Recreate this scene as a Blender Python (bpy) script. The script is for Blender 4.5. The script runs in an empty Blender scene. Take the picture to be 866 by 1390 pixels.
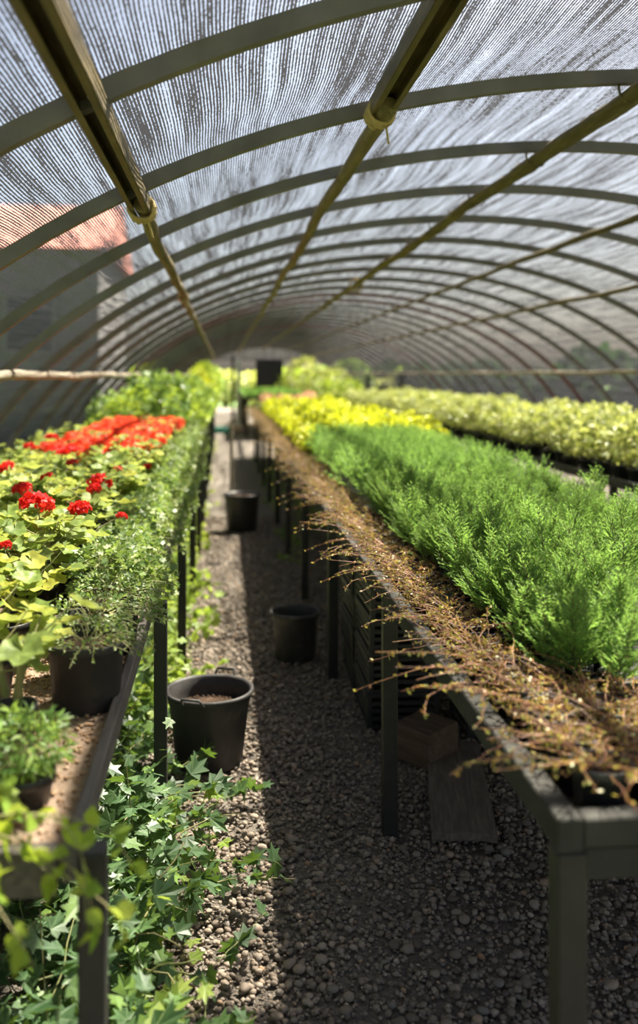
import bpy, bmesh, math, random
import numpy as np
from mathutils import Vector, Matrix

S = bpy.context.scene
COL = S.collection
rng = np.random.default_rng(7)
random.seed(7)
PI = math.pi
R_ = math.radians

# ------------------------------------------------------------------ camera
FPX = 1264.0                      # focal length in pixels of the 866x1390 frame
cam = bpy.data.cameras.new('camera')
cam.sensor_fit = 'VERTICAL'
cam.sensor_height = 36.0
cam.lens = 36.0 * FPX / 1390.0
cam.shift_y = -188.0 / 1390.0
cam.clip_start = 0.05
cam.clip_end = 400
cam.dof.use_dof = True
cam.dof.focus_distance = 2.55
cam.dof.aperture_fstop = 1.75
camo = bpy.data.objects.new('camera', cam)
COL.objects.link(camo)
camo.location = (0, 0, 1.45)
camo.rotation_euler = (PI / 2, 0, -math.atan(130 / FPX))
S.camera = camo

# ------------------------------------------------------------------ sky, sun, exposure
SUN_AZ, SUN_EL = R_(42), R_(58.2)   # azimuth from +X towards +Y
w = bpy.data.worlds.new('sky')
S.world = w
w.use_nodes = True
nt = w.node_tree
nt.nodes.clear()
sky = nt.nodes.new('ShaderNodeTexSky')
sky.sky_type = 'NISHITA'
sky.sun_disc = False
sky.sun_elevation = SUN_EL
sky.sun_rotation = PI / 2 - SUN_AZ
sky.air_density = 1.0
sky.dust_density = 4.0
sky.ozone_density = 1.0
bg = nt.nodes.new('ShaderNodeBackground')
bg.inputs[1].default_value = 0.215
wo = nt.nodes.new('ShaderNodeOutputWorld')
hs = nt.nodes.new('ShaderNodeHueSaturation')
hs.inputs['Saturation'].default_value = 0.78      # thin high haze
nt.links.new(sky.outputs[0], hs.inputs['Color'])
nt.links.new(hs.outputs[0], bg.inputs[0])
nt.links.new(bg.outputs[0], wo.inputs[0])

sl = bpy.data.lights.new('sun', 'SUN')
sl.energy = 36.0
sl.angle = R_(1.0)
sl.color = (1.0, 0.92, 0.77)
so = bpy.data.objects.new('sun', sl)
COL.objects.link(so)
sd = Vector((math.cos(SUN_EL) * math.cos(SUN_AZ), math.cos(SUN_EL) * math.sin(SUN_AZ), math.sin(SUN_EL)))
so.rotation_euler = sd.to_track_quat('Z', 'Y').to_euler()
so.location = sd * 30

S.view_settings.view_transform = 'Standard'
S.view_settings.look = 'None'
S.view_settings.gamma = 1
S.view_settings.use_curve_mapping = False
S.view_settings.exposure = 0.0
try:
    S.cycles.transparent_max_bounces = 24
    S.cycles.max_bounces = 10
except Exception:
    pass


# ------------------------------------------------------------------ materials
class NB:
    """small node-building helper"""
    def __init__(self, name):
        self.m = bpy.data.materials.new(name)
        self.m.use_nodes = True
        self.t = self.m.node_tree
        self.t.nodes.clear()
        self.out = self.t.nodes.new('ShaderNodeOutputMaterial')

    def n(self, typ, **kw):
        nd = self.t.nodes.new('ShaderNode' + typ)
        for k, v in kw.items():
            setattr(nd, k, v)
        return nd

    def l(self, a, b):
        self.t.links.new(a, b)

    def math(self, op, a, b=None, c=None, clamp=False):
        nd = self.n('Math', operation=op, use_clamp=clamp)
        for i, x in enumerate((a, b, c)):
            if x is None:
                continue
            if hasattr(x, 'is_linked'):
                self.l(x, nd.inputs[i])
            else:
                nd.inputs[i].default_value = x
        return nd.outputs[0]

    def noise(self, vec, scale, detail=3, rough=0.5):
        nd = self.n('TexNoise')
        nd.inputs['Scale'].default_value = scale
        nd.inputs['Detail'].default_value = detail
        nd.inputs['Roughness'].default_value = rough
        if vec is not None:
            self.l(vec, nd.inputs['Vector'])
        return nd.outputs[0]

    def ramp(self, fac, stops):
        nd = self.n('ValToRGB')
        cr = nd.color_ramp
        while len(cr.elements) < len(stops):
            cr.elements.new(0.5)
        for e, (p, c) in zip(cr.elements, stops):
            e.position = p
            e.color = (c[0], c[1], c[2], 1)
        self.l(fac, nd.inputs[0])
        return nd.outputs[0]

    def coord(self, which='Object'):
        return self.n('TexCoord').outputs[which]

    def mapping(self, vec, scale):
        nd = self.n('Mapping')
        nd.inputs['Scale'].default_value = scale
        self.l(vec, nd.inputs['Vector'])
        return nd.outputs[0]

    def bsdf(self, color, rough=0.6, metal=0.0, spec=0.5):
        b = self.n('BsdfPrincipled')
        if hasattr(color, 'is_linked'):
            self.l(color, b.inputs['Base Color'])
        else:
            b.inputs['Base Color'].default_value = (*color, 1)
        if hasattr(rough, 'is_linked'):
            self.l(rough, b.inputs['Roughness'])
        else:
            b.inputs['Roughness'].default_value = rough
        b.inputs['Metallic'].default_value = metal
        b.inputs['Specular IOR Level'].default_value = spec
        return b

    def bump(self, b, h, strength=0.3, dist=0.01):
        nd = self.n('Bump')
        nd.inputs['Strength'].default_value = strength
        nd.inputs['Distance'].default_value = dist
        self.l(h, nd.inputs['Height'])
        self.l(nd.outputs[0], b.inputs['Normal'])

    def done(self, sh):
        self.l(sh, self.out.inputs['Surface'])
        return self.m


def rough_mat(name, stops, scale=20, rough=0.6, metal=0.0, bump=0.2, stretch=(1, 1, 1), spec=0.4, bdist=0.004):
    b = NB(name)
    v = b.mapping(b.coord('Object'), stretch)
    oi = b.n('ObjectInfo')
    nz = b.noise(v, scale, 5, 0.6)
    f = b.math('ADD', nz, b.math('MULTIPLY', b.math('SUBTRACT', oi.outputs['Random'], 0.5), 0.25))
    sh = b.bsdf(b.ramp(f, stops), rough, metal, spec)
    b.bump(sh, b.noise(v, scale * 4, 4), bump, bdist)
    return b.done(sh.outputs[0])


def leaf_mat(name, stops, tr=(0.3, 0.5, 0.05), fac=0.4, rough=0.4, spec=0.4, vein=None, bands=False):
    b = NB(name)
    uv = b.n('UVMap', uv_map='rnd').outputs[0]
    sx = b.n('SeparateXYZ')
    b.l(uv, sx.inputs[0])
    oi = b.n('ObjectInfo')
    r = b.math('FRACT', b.math('ADD', sx.outputs[0], oi.outputs['Random']))
    col = b.ramp(r, stops)
    trc = b.n('MixRGB', blend_type='MIX')
    trc.inputs[0].default_value = 0.35
    trc.inputs[1].default_value = (*tr, 1)
    b.l(col, trc.inputs[2])
    if vein or bands:
        u = b.n('SeparateXYZ')
        b.l(b.n('UVMap', uv_map='uv').outputs[0], u.inputs[0])
        mx = b.n('MixRGB', blend_type='MIX')
        if vein:
            d = b.math('ABSOLUTE', b.math('SUBTRACT', b.math('FRACT', b.math('ADD', u.outputs[0], 0.5)), 0.5))
            k = b.math('SUBTRACT', 1.0, b.math('MULTIPLY', d, 9.0), clamp=True)
            b.l(b.math('MULTIPLY', k, 0.7), mx.inputs[0])
            mx.inputs[2].default_value = (*vein, 1)
        else:
            # the darker horseshoe zone of a zonal geranium leaf
            k = b.math('SUBTRACT', 1.0, b.math('MULTIPLY', b.math('ABSOLUTE', b.math('SUBTRACT', u.outputs[1], 0.62)), 6.0), clamp=True)
            b.l(b.math('MULTIPLY', k, 0.35), mx.inputs[0])
            mx.inputs[2].default_value = (0.05, 0.10, 0.02, 1)
        b.l(col, mx.inputs[1])
        col = mx.outputs[0]
    p = b.bsdf(col, rough, 0, spec)
    t = b.n('BsdfTranslucent')
    b.l(trc.outputs[0], t.inputs[0])
    mix = b.n('MixShader')
    mix.inputs[0].default_value = fac
    b.l(p.outputs[0], mix.inputs[1])
    b.l(t.outputs[0], mix.inputs[2])
    return b.done(mix.outputs[0])


def shade_cloth():
    """woven shade net: dark strands along the tunnel with see-through gaps"""
    b = NB('shade_cloth')
    uv = b.n('UVMap', uv_map='uv').outputs[0]
    s = b.n('SeparateXYZ')
    b.l(uv, s.inputs[0])
    u, v = s.outputs[0], s.outputs[1]
    wig = b.noise(b.mapping(uv, (9, 5, 1)), 1.0, 2)
    u2 = b.math('ADD', u, b.math('MULTIPLY', b.math('SUBTRACT', wig, 0.5), 0.005))
    st = b.math('SINE', b.math('MULTIPLY', u2, 2 * PI / 0.0085))
    streak = b.noise(b.mapping(uv, (34, 1.3, 1)), 1.0, 4, 0.65)
    blot = b.noise(b.mapping(uv, (95, 60, 1)), 1.0, 3, 0.7)
    big = b.noise(b.mapping(uv, (15, 0.55, 1)), 1.0, 4, 0.65)
    th = b.math('ADD', b.math('MULTIPLY', b.math('SUBTRACT', streak, 0.5), 4.6),
                b.math('ADD', b.math('MULTIPLY', b.math('SUBTRACT', blot, 0.5), 3.6),
                       b.math('MULTIPLY', b.math('SUBTRACT', big, 0.5), 4.0)))
    th = b.math('ADD', th, 0.26)
    d = b.math('SUBTRACT', st, th)
    gap = b.math('ADD', b.math('MULTIPLY', d, 2.0), 0.5, clamp=True)
    gap = b.math('MULTIPLY', gap, 0.96)
    col = b.ramp(streak, [(0.3, (0.016, 0.017, 0.020)), (0.7, (0.040, 0.042, 0.048))])
    df = b.n('BsdfDiffuse')
    b.l(col, df.inputs[0])
    tl = b.n('BsdfTranslucent')
    tl.inputs[0].default_value = (0.032, 0.033, 0.037, 1)
    m1 = b.n('MixShader')
    m1.inputs[0].default_value = 0.45
    b.l(df.outputs[0], m1.inputs[1])
    b.l(tl.outputs[0], m1.inputs[2])
    tp = b.n('BsdfTransparent')
    m2 = b.n('MixShader')
    b.l(gap, m2.inputs[0])
    b.l(m1.outputs[0], m2.inputs[1])
    b.l(tp.outputs[0], m2.inputs[2])
    return b.done(m2.outputs[0])


M = {}
M['cloth'] = shade_cloth()
M['rib'] = rough_mat('galvanised_rib', [(0.25, (0.10, 0.088, 0.084)), (0.6, (0.155, 0.138, 0.132)), (0.9, (0.20, 0.16, 0.14))], 6, 0.5, 0.35, 0.15)
M['rib_rust'] = rough_mat('rusty_rib', [(0.25, (0.10, 0.055, 0.05)), (0.8, (0.17, 0.08, 0.07))], 6, 0.65, 0.1, 0.2)
M['log'] = rough_mat('mossy_wood', [(0.2, (0.055, 0.040, 0.018)), (0.5, (0.12, 0.092, 0.036)), (0.8, (0.22, 0.17, 0.085))], 14, 0.75, 0, 0.5, (3, 0.35, 3))
M['pale_log'] = rough_mat('weathered_pole', [(0.2, (0.13, 0.10, 0.07)), (0.5, (0.25, 0.21, 0.15)), (0.8, (0.40, 0.35, 0.26))], 14, 0.75, 0, 0.5, (3, 0.35, 3))
M['channel'] = rough_mat('mossy_channel', [(0.2, (0.035, 0.027, 0.013)), (0.55, (0.09, 0.068, 0.026)), (0.85, (0.19, 0.145, 0.06))], 10, 0.6, 0.1, 0.3, (2, 0.5, 2))
M['rope'] = rough_mat('jute_rope', [(0.2, (0.20, 0.14, 0.05)), (0.8, (0.50, 0.38, 0.18))], 60, 0.9, 0, 0.6)
M['black_steel'] = rough_mat('painted_black_steel', [(0.25, (0.012, 0.012, 0.011)), (0.8, (0.030, 0.029, 0.026))], 18, 0.5, 0.0, 0.2)
M['bench_frame'] = rough_mat('olive_painted_frame', [(0.25, (0.026, 0.026, 0.022)), (0.8, (0.055, 0.054, 0.047))], 12, 0.7, 0.0, 0.06, spec=0.2)
M['grey_board'] = rough_mat('weathered_board', [(0.2, (0.05, 0.044, 0.04)), (0.5, (0.10, 0.088, 0.078)), (0.8, (0.17, 0.15, 0.13))], 12, 0.8, 0, 0.6, (6, 0.6, 6))
M['black_plastic'] = rough_mat('black_plastic', [(0.2, (0.018, 0.018, 0.019)), (0.75, (0.040, 0.038, 0.036))], 12, 0.42, 0, 0.08, spec=0.5)
M['dusty_plastic'] = rough_mat('dusty_black_plastic', [(0.25, (0.020, 0.020, 0.021)), (0.6, (0.050, 0.047, 0.044)), (0.85, (0.13, 0.115, 0.095))], 9, 0.6, 0, 0.15, spec=0.4)
M['soil'] = rough_mat('potting_soil', [(0.25, (0.025, 0.014, 0.008)), (0.6, (0.075, 0.042, 0.022)), (0.85, (0.16, 0.10, 0.06))], 70, 0.95, 0, 0.9, bdist=0.01)
M['tray'] = rough_mat('sandy_tray', [(0.25, (0.13, 0.088, 0.06)), (0.6, (0.24, 0.17, 0.12)), (0.85, (0.36, 0.28, 0.20))], 60, 0.95, 0, 0.7)
M['grit'] = rough_mat('bark_grit', [(0.25, (0.20, 0.10, 0.05)), (0.5, (0.38, 0.24, 0.14)), (0.8, (0.55, 0.43, 0.30))], 40, 0.9, 0, 0.2)
M['gravel'] = rough_mat('gravel_bed', [(0.3, (0.07, 0.06, 0.05)), (0.5, (0.18, 0.155, 0.13)), (0.7, (0.30, 0.26, 0.215))], 55, 0.95, 0, 1.0, bdist=0.02)
M['dark_wood'] = rough_mat('dark_wood', [(0.2, (0.08, 0.05, 0.034)), (0.5, (0.145, 0.094, 0.064)), (0.8, (0.21, 0.145, 0.10))], 10, 0.8, 0, 0.5, (4, 0.5, 4))
M['plank_wood'] = rough_mat('plank_wood', [(0.2, (0.085, 0.064, 0.052)), (0.5, (0.15, 0.115, 0.095)), (0.8, (0.24, 0.20, 0.165))], 10, 0.8, 0, 0.5, (7, 0.7, 4))
M['white_post'] = rough_mat('pale_post', [(0.2, (0.38, 0.40, 0.42)), (0.8, (0.62, 0.63, 0.63))], 8, 0.6)
M['board'] = rough_mat('dark_board', [(0.2, (0.012, 0.013, 0.016)), (0.8, (0.028, 0.028, 0.03))], 8, 0.6)
M['plaster'] = rough_mat('house_plaster', [(0.2, (0.10, 0.10, 0.10)), (0.8, (0.16, 0.155, 0.15))], 3, 0.9)
M['roof_tile'] = rough_mat('clay_tile', [(0.2, (0.22, 0.07, 0.05)), (0.8, (0.34, 0.13, 0.10))], 8, 0.8)
M['pane'] = rough_mat('dark_pane', [(0.2, (0.02, 0.025, 0.03)), (0.8, (0.04, 0.045, 0.05))], 4, 0.15)
M['teal'] = rough_mat('teal_plastic', [(0.2, (0.03, 0.25, 0.20)), (0.8, (0.06, 0.38, 0.30))], 8, 0.5)
M['sack'] = rough_mat('sackcloth', [(0.2, (0.45, 0.32, 0.25)), (0.8, (0.6, 0.46, 0.36))], 30, 0.9)
M['turf'] = rough_mat('outside_grass', [(0.3, (0.05, 0.10, 0.025)), (0.7, (0.13, 0.21, 0.05))], 3, 0.95)


def pebble_mat():
    b = NB('pebble')
    uv = b.n('UVMap', uv_map='rnd').outputs[0]
    sx = b.n('SeparateXYZ')
    b.l(uv, sx.inputs[0])
    oi = b.n('ObjectInfo')
    r = b.math('FRACT', b.math('ADD', sx.outputs[0], oi.outputs['Random']))
    c = b.ramp(r, [(0.0, (0.14, 0.112, 0.088)), (0.3, (0.26, 0.208, 0.160)), (0.6, (0.36, 0.29, 0.225)),
                   (0.85, (0.20, 0.178, 0.152)), (0.95, (0.47, 0.39, 0.31)), (1.0, (0.38, 0.23, 0.13))])
    mx = b.n('MixRGB', blend_type='MULTIPLY')
    mx.inputs[0].default_value = 0.5
    b.l(c, mx.inputs[1])
    b.l(b.ramp(b.noise(b.coord('Object'), 120, 3), [(0.3, (0.55, 0.55, 0.55)), (0.7, (1.1, 1.1, 1.1))]), mx.inputs[2])
    sh = b.bsdf(mx.outputs[0], 0.75, 0, 0.35)
    return b.done(sh.outputs[0])


M['pebble'] = pebble_mat()
M['geranium'] = leaf_mat('geranium_leaf', [(0.0, (0.16, 0.25, 0.05)), (0.4, (0.24, 0.33, 0.08)), (0.75, (0.33, 0.40, 0.10)), (0.93, (0.48, 0.46, 0.06)), (1, (0.14, 0.22, 0.05))], (0.50, 0.56, 0.11), 0.40, 0.5, 0.3, bands=True)
M['geranium_stalk'] = leaf_mat('geranium_stalk', [(0, (0.20, 0.22, 0.08)), (1, (0.32, 0.28, 0.13))], (0.3, 0.3, 0.1), 0.1, 0.6)
M['red'] = leaf_mat('red_petal', [(0.0, (0.62, 0.010, 0.012)), (0.5, (0.78, 0.020, 0.020)), (1, (0.85, 0.05, 0.03))], (0.95, 0.05, 0.02), 0.4, 0.5, 0.3)
M['orange_red'] = leaf_mat('orange_red_petal', [(0.0, (0.72, 0.035, 0.02)), (0.5, (0.85, 0.085, 0.03)), (1, (0.90, 0.17, 0.06))], (0.98, 0.14, 0.04), 0.45, 0.5, 0.3)
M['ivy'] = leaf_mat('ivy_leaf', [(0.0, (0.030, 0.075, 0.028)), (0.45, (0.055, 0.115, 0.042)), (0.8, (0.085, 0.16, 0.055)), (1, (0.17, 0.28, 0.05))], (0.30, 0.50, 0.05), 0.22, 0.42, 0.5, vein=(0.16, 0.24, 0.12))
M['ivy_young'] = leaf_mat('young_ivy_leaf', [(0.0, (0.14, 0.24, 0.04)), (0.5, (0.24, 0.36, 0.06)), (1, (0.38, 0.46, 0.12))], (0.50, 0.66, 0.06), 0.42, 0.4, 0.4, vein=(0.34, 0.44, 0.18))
M['small_leaf'] = leaf_mat('small_trailing_leaf', [(0.0, (0.07, 0.14, 0.035)), (0.4, (0.14, 0.23, 0.06)), (0.75, (0.26, 0.35, 0.13)), (1, (0.50, 0.53, 0.28))], (0.40, 0.55, 0.08), 0.35, 0.42, 0.4)
M['fine_leaf'] = leaf_mat('fine_leaf', [(0.0, (0.08, 0.17, 0.04)), (0.6, (0.16, 0.28, 0.06)), (1, (0.30, 0.42, 0.10))], (0.42, 0.58, 0.08), 0.38, 0.45)
M['lime_leaf'] = leaf_mat('lime_leaf', [(0.0, (0.14, 0.26, 0.03)), (0.5, (0.26, 0.38, 0.05)), (1, (0.42, 0.48, 0.06))], (0.55, 0.68, 0.05), 0.42, 0.45)
M['conifer'] = leaf_mat('conifer_scale', [(0.0, (0.08, 0.20, 0.05)), (0.4, (0.14, 0.29, 0.07)), (0.8, (0.22, 0.38, 0.09)), (1, (0.34, 0.46, 0.14))], (0.42, 0.68, 0.12), 0.42, 0.5, 0.3)
M['conifer_stem'] = leaf_mat('conifer_stem', [(0, (0.10, 0.12, 0.04)), (1, (0.20, 0.17, 0.07))], (0.1, 0.1, 0.05), 0.05, 0.7)
M['vine_stem'] = leaf_mat('vine_stem', [(0.0, (0.13, 0.05, 0.03)), (0.5, (0.28, 0.11, 0.05)), (1, (0.42, 0.23, 0.11))], (0.4, 0.15, 0.06), 0.08, 0.5)
M['vine_leaf'] = leaf_mat('vine_leaf', [(0.0, (0.26, 0.10, 0.035)), (0.3, (0.40, 0.22, 0.06)), (0.6, (0.44, 0.37, 0.09)), (0.85, (0.20, 0.28, 0.05)), (1, (0.60, 0.55, 0.33))], (0.55, 0.48, 0.09), 0.35, 0.4)
M['yellow_leaf'] = leaf_mat('golden_leaf', [(0.0, (0.32, 0.42, 0.02)), (0.5, (0.56, 0.60, 0.03)), (1, (0.74, 0.72, 0.08))], (0.80, 0.84, 0.03), 0.45, 0.5)
M['hedge_leaf'] = leaf_mat('variegated_leaf', [(0.0, (0.16, 0.24, 0.05)), (0.45, (0.34, 0.42, 0.10)), (0.8, (0.55, 0.56, 0.22)), (1, (0.66, 0.64, 0.38))], (0.62, 0.66, 0.12), 0.4, 0.45)
M['dark_leaf'] = leaf_mat('dark_tree_leaf', [(0.0, (0.012, 0.03, 0.010)), (0.6, (0.03, 0.06, 0.02)), (1, (0.06, 0.10, 0.03))], (0.06, 0.14, 0.02), 0.2, 0.9, 0.1)
M['pink'] = leaf_mat('salmon_petal', [(0, (0.75, 0.32, 0.20)), (1, (0.85, 0.60, 0.45))], (0.9, 0.5, 0.3), 0.35, 0.5)


# ------------------------------------------------------------------ geometry helpers
class Geo:
    def __init__(self):
        self.V, self.F, self.U, self.N, self.MI = [], [], [], [], []
        self.n = 0

    def add(self, V, F, mi=0, U=None, rnd=None):
        V = np.asarray(V, float)
        F = np.asarray(F, np.int64)
        k = len(V)
        self.V.append(V)
        self.F.append(F + self.n)
        self.MI.append(np.full(len(F), mi))
        self.U.append(np.zeros((k, 2)) if U is None else np.asarray(U, float))
        r = np.full(k, random.random()) if rnd is None else rnd
        self.N.append(r)
        self.n += k
        return self

    def inst(self, T, pos, Rm, sc, mi=0):
        tv, tf, tu = T
        pos = np.asarray(pos, float)
        n = len(pos)
        if n == 0:
            return self
        sc = np.broadcast_to(np.asarray(sc, float), (n,))
        V = np.einsum('nij,kj->nki', Rm, tv) * sc[:, None, None] + pos[:, None, :]
        k = len(tv)
        F = tf[None] + (np.arange(n) * k)[:, None, None]
        return self.add(V.reshape(-1, 3), F.reshape(-1, tf.shape[1]), mi, np.tile(tu, (n, 1)), np.repeat(rng.random(n), k))

    def tube(self, pts, rad, seg=6, mi=0, cap=True, flat=None):
        pts = np.asarray(pts, float)
        n = len(pts)
        rad = np.broadcast_to(np.asarray(rad, float), (n,))
        tan = np.gradient(pts, axis=0)
        tan /= np.linalg.norm(tan, axis=1)[:, None] + 1e-12
        ref = np.array([0, 0, 1.0]) if abs(tan[0][2]) < 0.9 else np.array([1.0, 0, 0])
        a = np.cross(tan, ref)
        a /= np.linalg.norm(a, axis=1)[:, None] + 1e-9
        b = np.cross(a, tan)
        ang = np.linspace(0, 2 * PI, seg, endpoint=False)
        fa, fb = flat if flat else (1, 1)
        V = pts[:, None] + rad[:, None, None] * (fa * np.cos(ang)[None, :, None] * a[:, None] + fb * np.sin(ang)[None, :, None] * b[:, None])
        i = np.arange(n - 1)[:, None] * seg
        j = np.arange(seg)[None]
        j2 = (j + 1) % seg
        F = np.stack([i + j, i + j2, i + seg + j2, i + seg + j], -1).reshape(-1, 4)
        self.add(V.reshape(-1, 3), F, mi)
        if cap:
            for q, s in ((0, -1), (n - 1, 1)):
                c = np.vstack([V[q], pts[q]])
                f = [[k, (k + 1) % seg, seg] if s < 0 else [(k + 1) % seg, k, seg] for k in range(seg)]
                f = np.array(f)[:, ::-1] if s < 0 else np.array(f)[:, ::-1]
                self.add(c, f, mi)
        return self

    def lathe(self, prof, seg=24, mi=0, c=(0, 0, 0)):
        prof = np.asarray(prof, float)
        ang = np.linspace(0, 2 * PI, seg, endpoint=False)
        n = len(prof)
        V = np.stack([prof[:, 0][:, None] * np.cos(ang), prof[:, 0][:, None] * np.sin(ang), np.repeat(prof[:, 1][:, None], seg, 1)], -1)
        i = np.arange(n - 1)[:, None] * seg
        j = np.arange(seg)[None]
        j2 = (j + 1) % seg
        F = np.stack([i + j, i + j2, i + seg + j2, i + seg + j], -1).reshape(-1, 4)
        return self.add(V.reshape(-1, 3) + np.array(c), F, mi)

    def box(self, c, size, bev=0.004, rot=None, mi=0):
        x, y, z = (s / 2 for s in size)
        b = min(bev, 0.45 * min(size))
        P = []
        for sx in (-1, 1):
            for sy in (-1, 1):
                for sz in (-1, 1):
                    P += [(sx * x, sy * (y - b), sz * (z - b)), (sx * (x - b), sy * y, sz * (z - b)), (sx * (x - b), sy * (y - b), sz * z)]
        me = bmesh.new()
        for p in P:
            me.verts.new(p)
        bmesh.ops.convex_hull(me, input=me.verts)
        me.verts.ensure_lookup_table()
        me.verts.index_update()
        V = np.array([v.co[:] for v in me.verts])
        F = np.array([[v.index for v in f.verts] for f in me.faces if len(f.verts) == 3])
        Q = [[v.index for v in f.verts] for f in me.faces if len(f.verts) == 4]
        me.free()
        if rot is not None:
            V = V @ np.array(rot).T
        V = V + np.array(c)
        k = self.n
        self.add(V, F, mi)
        if Q:
            self.F.append(np.array(Q) + k)
            self.MI.append(np.full(len(Q), mi))
        return self

    def mesh(self, name, mats, smooth=True):
        me = bpy.data.meshes.new(name)
        V = np.vstack(self.V)
        me.vertices.add(len(V))
        me.vertices.foreach_set('co', V.astype(np.float32).ravel())
        loops = np.concatenate([f.ravel() for f in self.F])
        tot = np.concatenate([np.full(len(f), f.shape[1]) for f in self.F])
        st = np.concatenate([[0], np.cumsum(tot)[:-1]])
        me.loops.add(len(loops))
        me.polygons.add(len(tot))
        me.loops.foreach_set('vertex_index', loops.astype(np.int32))
        me.polygons.foreach_set('loop_start', st.astype(np.int32))
        me.polygons.foreach_set('loop_total', tot.astype(np.int32))
        me.polygons.foreach_set('material_index', np.concatenate(self.MI).astype(np.int32))
        me.polygons.foreach_set('use_smooth', np.full(len(tot), smooth))
        U = np.vstack(self.U)
        N = np.concatenate(self.N)
        l1 = me.uv_layers.new(name='uv')
        l1.data.foreach_set('uv', U[loops].astype(np.float32).ravel())
        l2 = me.uv_layers.new(name='rnd')
        r = N[loops]
        l2.data.foreach_set('uv', np.stack([r, r], -1).astype(np.float32).ravel())
        for m in (mats if isinstance(mats, (list, tuple)) else [mats]):
            me.materials.append(M[m])
        me.update(calc_edges=True)
        me.validate()
        return me


def link(name, me, parent=None, loc=(0, 0, 0), rot=(0, 0, 0), sc=1.0):
    o = bpy.data.objects.new(name, me)
    COL.objects.link(o)
    o.parent = parent
    o.location = loc
    o.rotation_euler = rot
    o.scale = (sc, sc, sc) if not hasattr(sc, '__len__') else sc
    return o


def tag(o, label=None, cat=None, group=None, kind=None):
    for k, v in (('label', label), ('category', cat), ('group', group), ('kind', kind)):
        if v:
            o[k] = v
    return o


def thing(name, label, cat, loc=(0, 0, 0), rz=0, group=None):
    return tag(link(name, None, None, loc, (0, 0, rz)), label, cat, group)


def copy_tree(o, parent=None):
    c = o.copy()
    COL.objects.link(c)
    c.parent = parent
    for ch in o.children:
        copy_tree(ch, c)
    return c


class Kinds:
    """a few built variants of one kind; put() places the variant itself the first time and copies after"""
    def __init__(self, variants):
        self.v = variants
        self.used = [False] * len(variants)
        self.lab = [(o.get('label'), o.get('group')) for o in variants]

    def put(self, i, loc, rz=0, sc=1.0, tilt=(0, 0), label=None, group=None):
        i %= len(self.v)
        label = label or self.lab[i][0]
        group = group or self.lab[i][1]
        if self.used[i]:
            o = copy_tree(self.v[i])
        else:
            o = self.v[i]
            self.used[i] = True
        o.location = loc
        o.rotation_euler = (tilt[0], tilt[1], rz)
        o.scale = (sc, sc, sc)
        if label:
            o['label'] = label
        if group:
            o['group'] = group
        return o

    def clean(self):
        for u, o in zip(self.used, self.v):
            if not u:
                for ch in list(o.children_recursive):
                    bpy.data.objects.remove(ch)
                bpy.data.objects.remove(o)


def nrm(a):
    return a / (np.linalg.norm(a, axis=-1, keepdims=True) + 1e-9)


def frames(d, n):
    """rotation matrices: +Y along d, +Z near n"""
    y = nrm(np.asarray(d, float))
    z = np.asarray(n, float) - np.sum(y * n, -1, keepdims=True) * y
    z = nrm(z + 1e-6)
    x = np.cross(y, z)
    return np.stack([x, y, z], -1)


def rnd_dir(n, up=0.0):
    v = rng.normal(size=(n, 3))
    v = nrm(v)
    v[:, 2] += up
    return nrm(v)


# leaf templates: base at origin, length 1 along +Y, facing +Z
def t_geranium(seed=0):
    r = np.random.default_rng(seed)
    n = 18
    V = [(0, 0.30, -0.05)]
    U = [(0.5, 0.0)]
    a = np.linspace(-PI / 2 + 0.22, 1.5 * PI - 0.22, n)
    for k, (rad, sc) in enumerate(((0.27, 0), (0.5, 0.035))):
        for i, t in enumerate(a):
            q = rad * (1 + sc * 2 * math.cos(t * 9)) * (1 + 0.08 * math.sin(5 * t))
            z = 0.25 * rad * rad * 2 + 0.05 * math.sin(5 * t + seed) * (rad / 0.5) + r.normal() * 0.012
            V.append((q * math.cos(t), 0.34 + q * math.sin(t), z - 0.02))
            U.append((t, rad * 2))
    F = []
    for i in range(n - 1):
        F += [(0, 1 + i, 2 + i), (1 + i, 1 + n + i, 2 + n + i), (1 + i, 2 + n + i, 2 + i)]
    return np.array(V), np.array(F), np.array(U)


def t_ivy(seed=0):
    r = np.random.default_rng(seed + 50)
    # right half outline: tip, valley, side lobe, valley, lower lobe, notch
    half = [(0, 1.0, 0), (0.14, 0.62, .5), (0.46, 0.66, 1), (0.28, 0.36, 1.5), (0.44, 0.10, 2), (0.12, -0.05, 2.5)]
    V, F, U = [], [], []

    def z(x, y):
        return abs(x) * 0.22 - 0.18 * (y ** 2) * 0.6 + 0.04 * math.sin(7 * x + seed) - 0.05
    for s in (1, -1):
        for i in range(len(half) - 1):
            (x0, y0, u0), (x1, y1, u1) = half[i], half[i + 1]
            ub = round((u0 + u1) / 2 - 0.01) if i % 2 == 0 else u1
            ub = u0 if float(u0).is_integer() else u1
            k = len(V)
            j0, j1 = 1 + 0.06 * r.normal(), 1
            V += [(0, 0.02, 0), (s * x0 * j0, y0, z(x0, y0)), (s * x1, y1, z(x1, y1))]
            U += [(ub, 0), (u0, 1), (u1, 1)]
            F.append((k, k + 2, k + 1) if s > 0 else (k, k + 1, k + 2))
    return np.array(V), np.array(F), np.array(U)


def t_oval(wd=0.5, fold=0.15, curl=0.2):
    V = [(0, 0, 0), (wd * .42, .28, fold * wd * .4), (wd * .46, .6, fold * wd * .4 - curl * .3), (0, 1, -curl), (-wd * .46, .6, fold * wd * .4 - curl * .3), (-wd * .42, .28, fold * wd * .4), (0, .5, -curl * .2)]
    F = [(0, 1, 6), (1, 2, 6), (2, 3, 6), (3, 4, 6), (4, 5, 6), (5, 0, 6)]
    return np.array(V, float), np.array(F), np.array(V)[:, :2]


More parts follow.
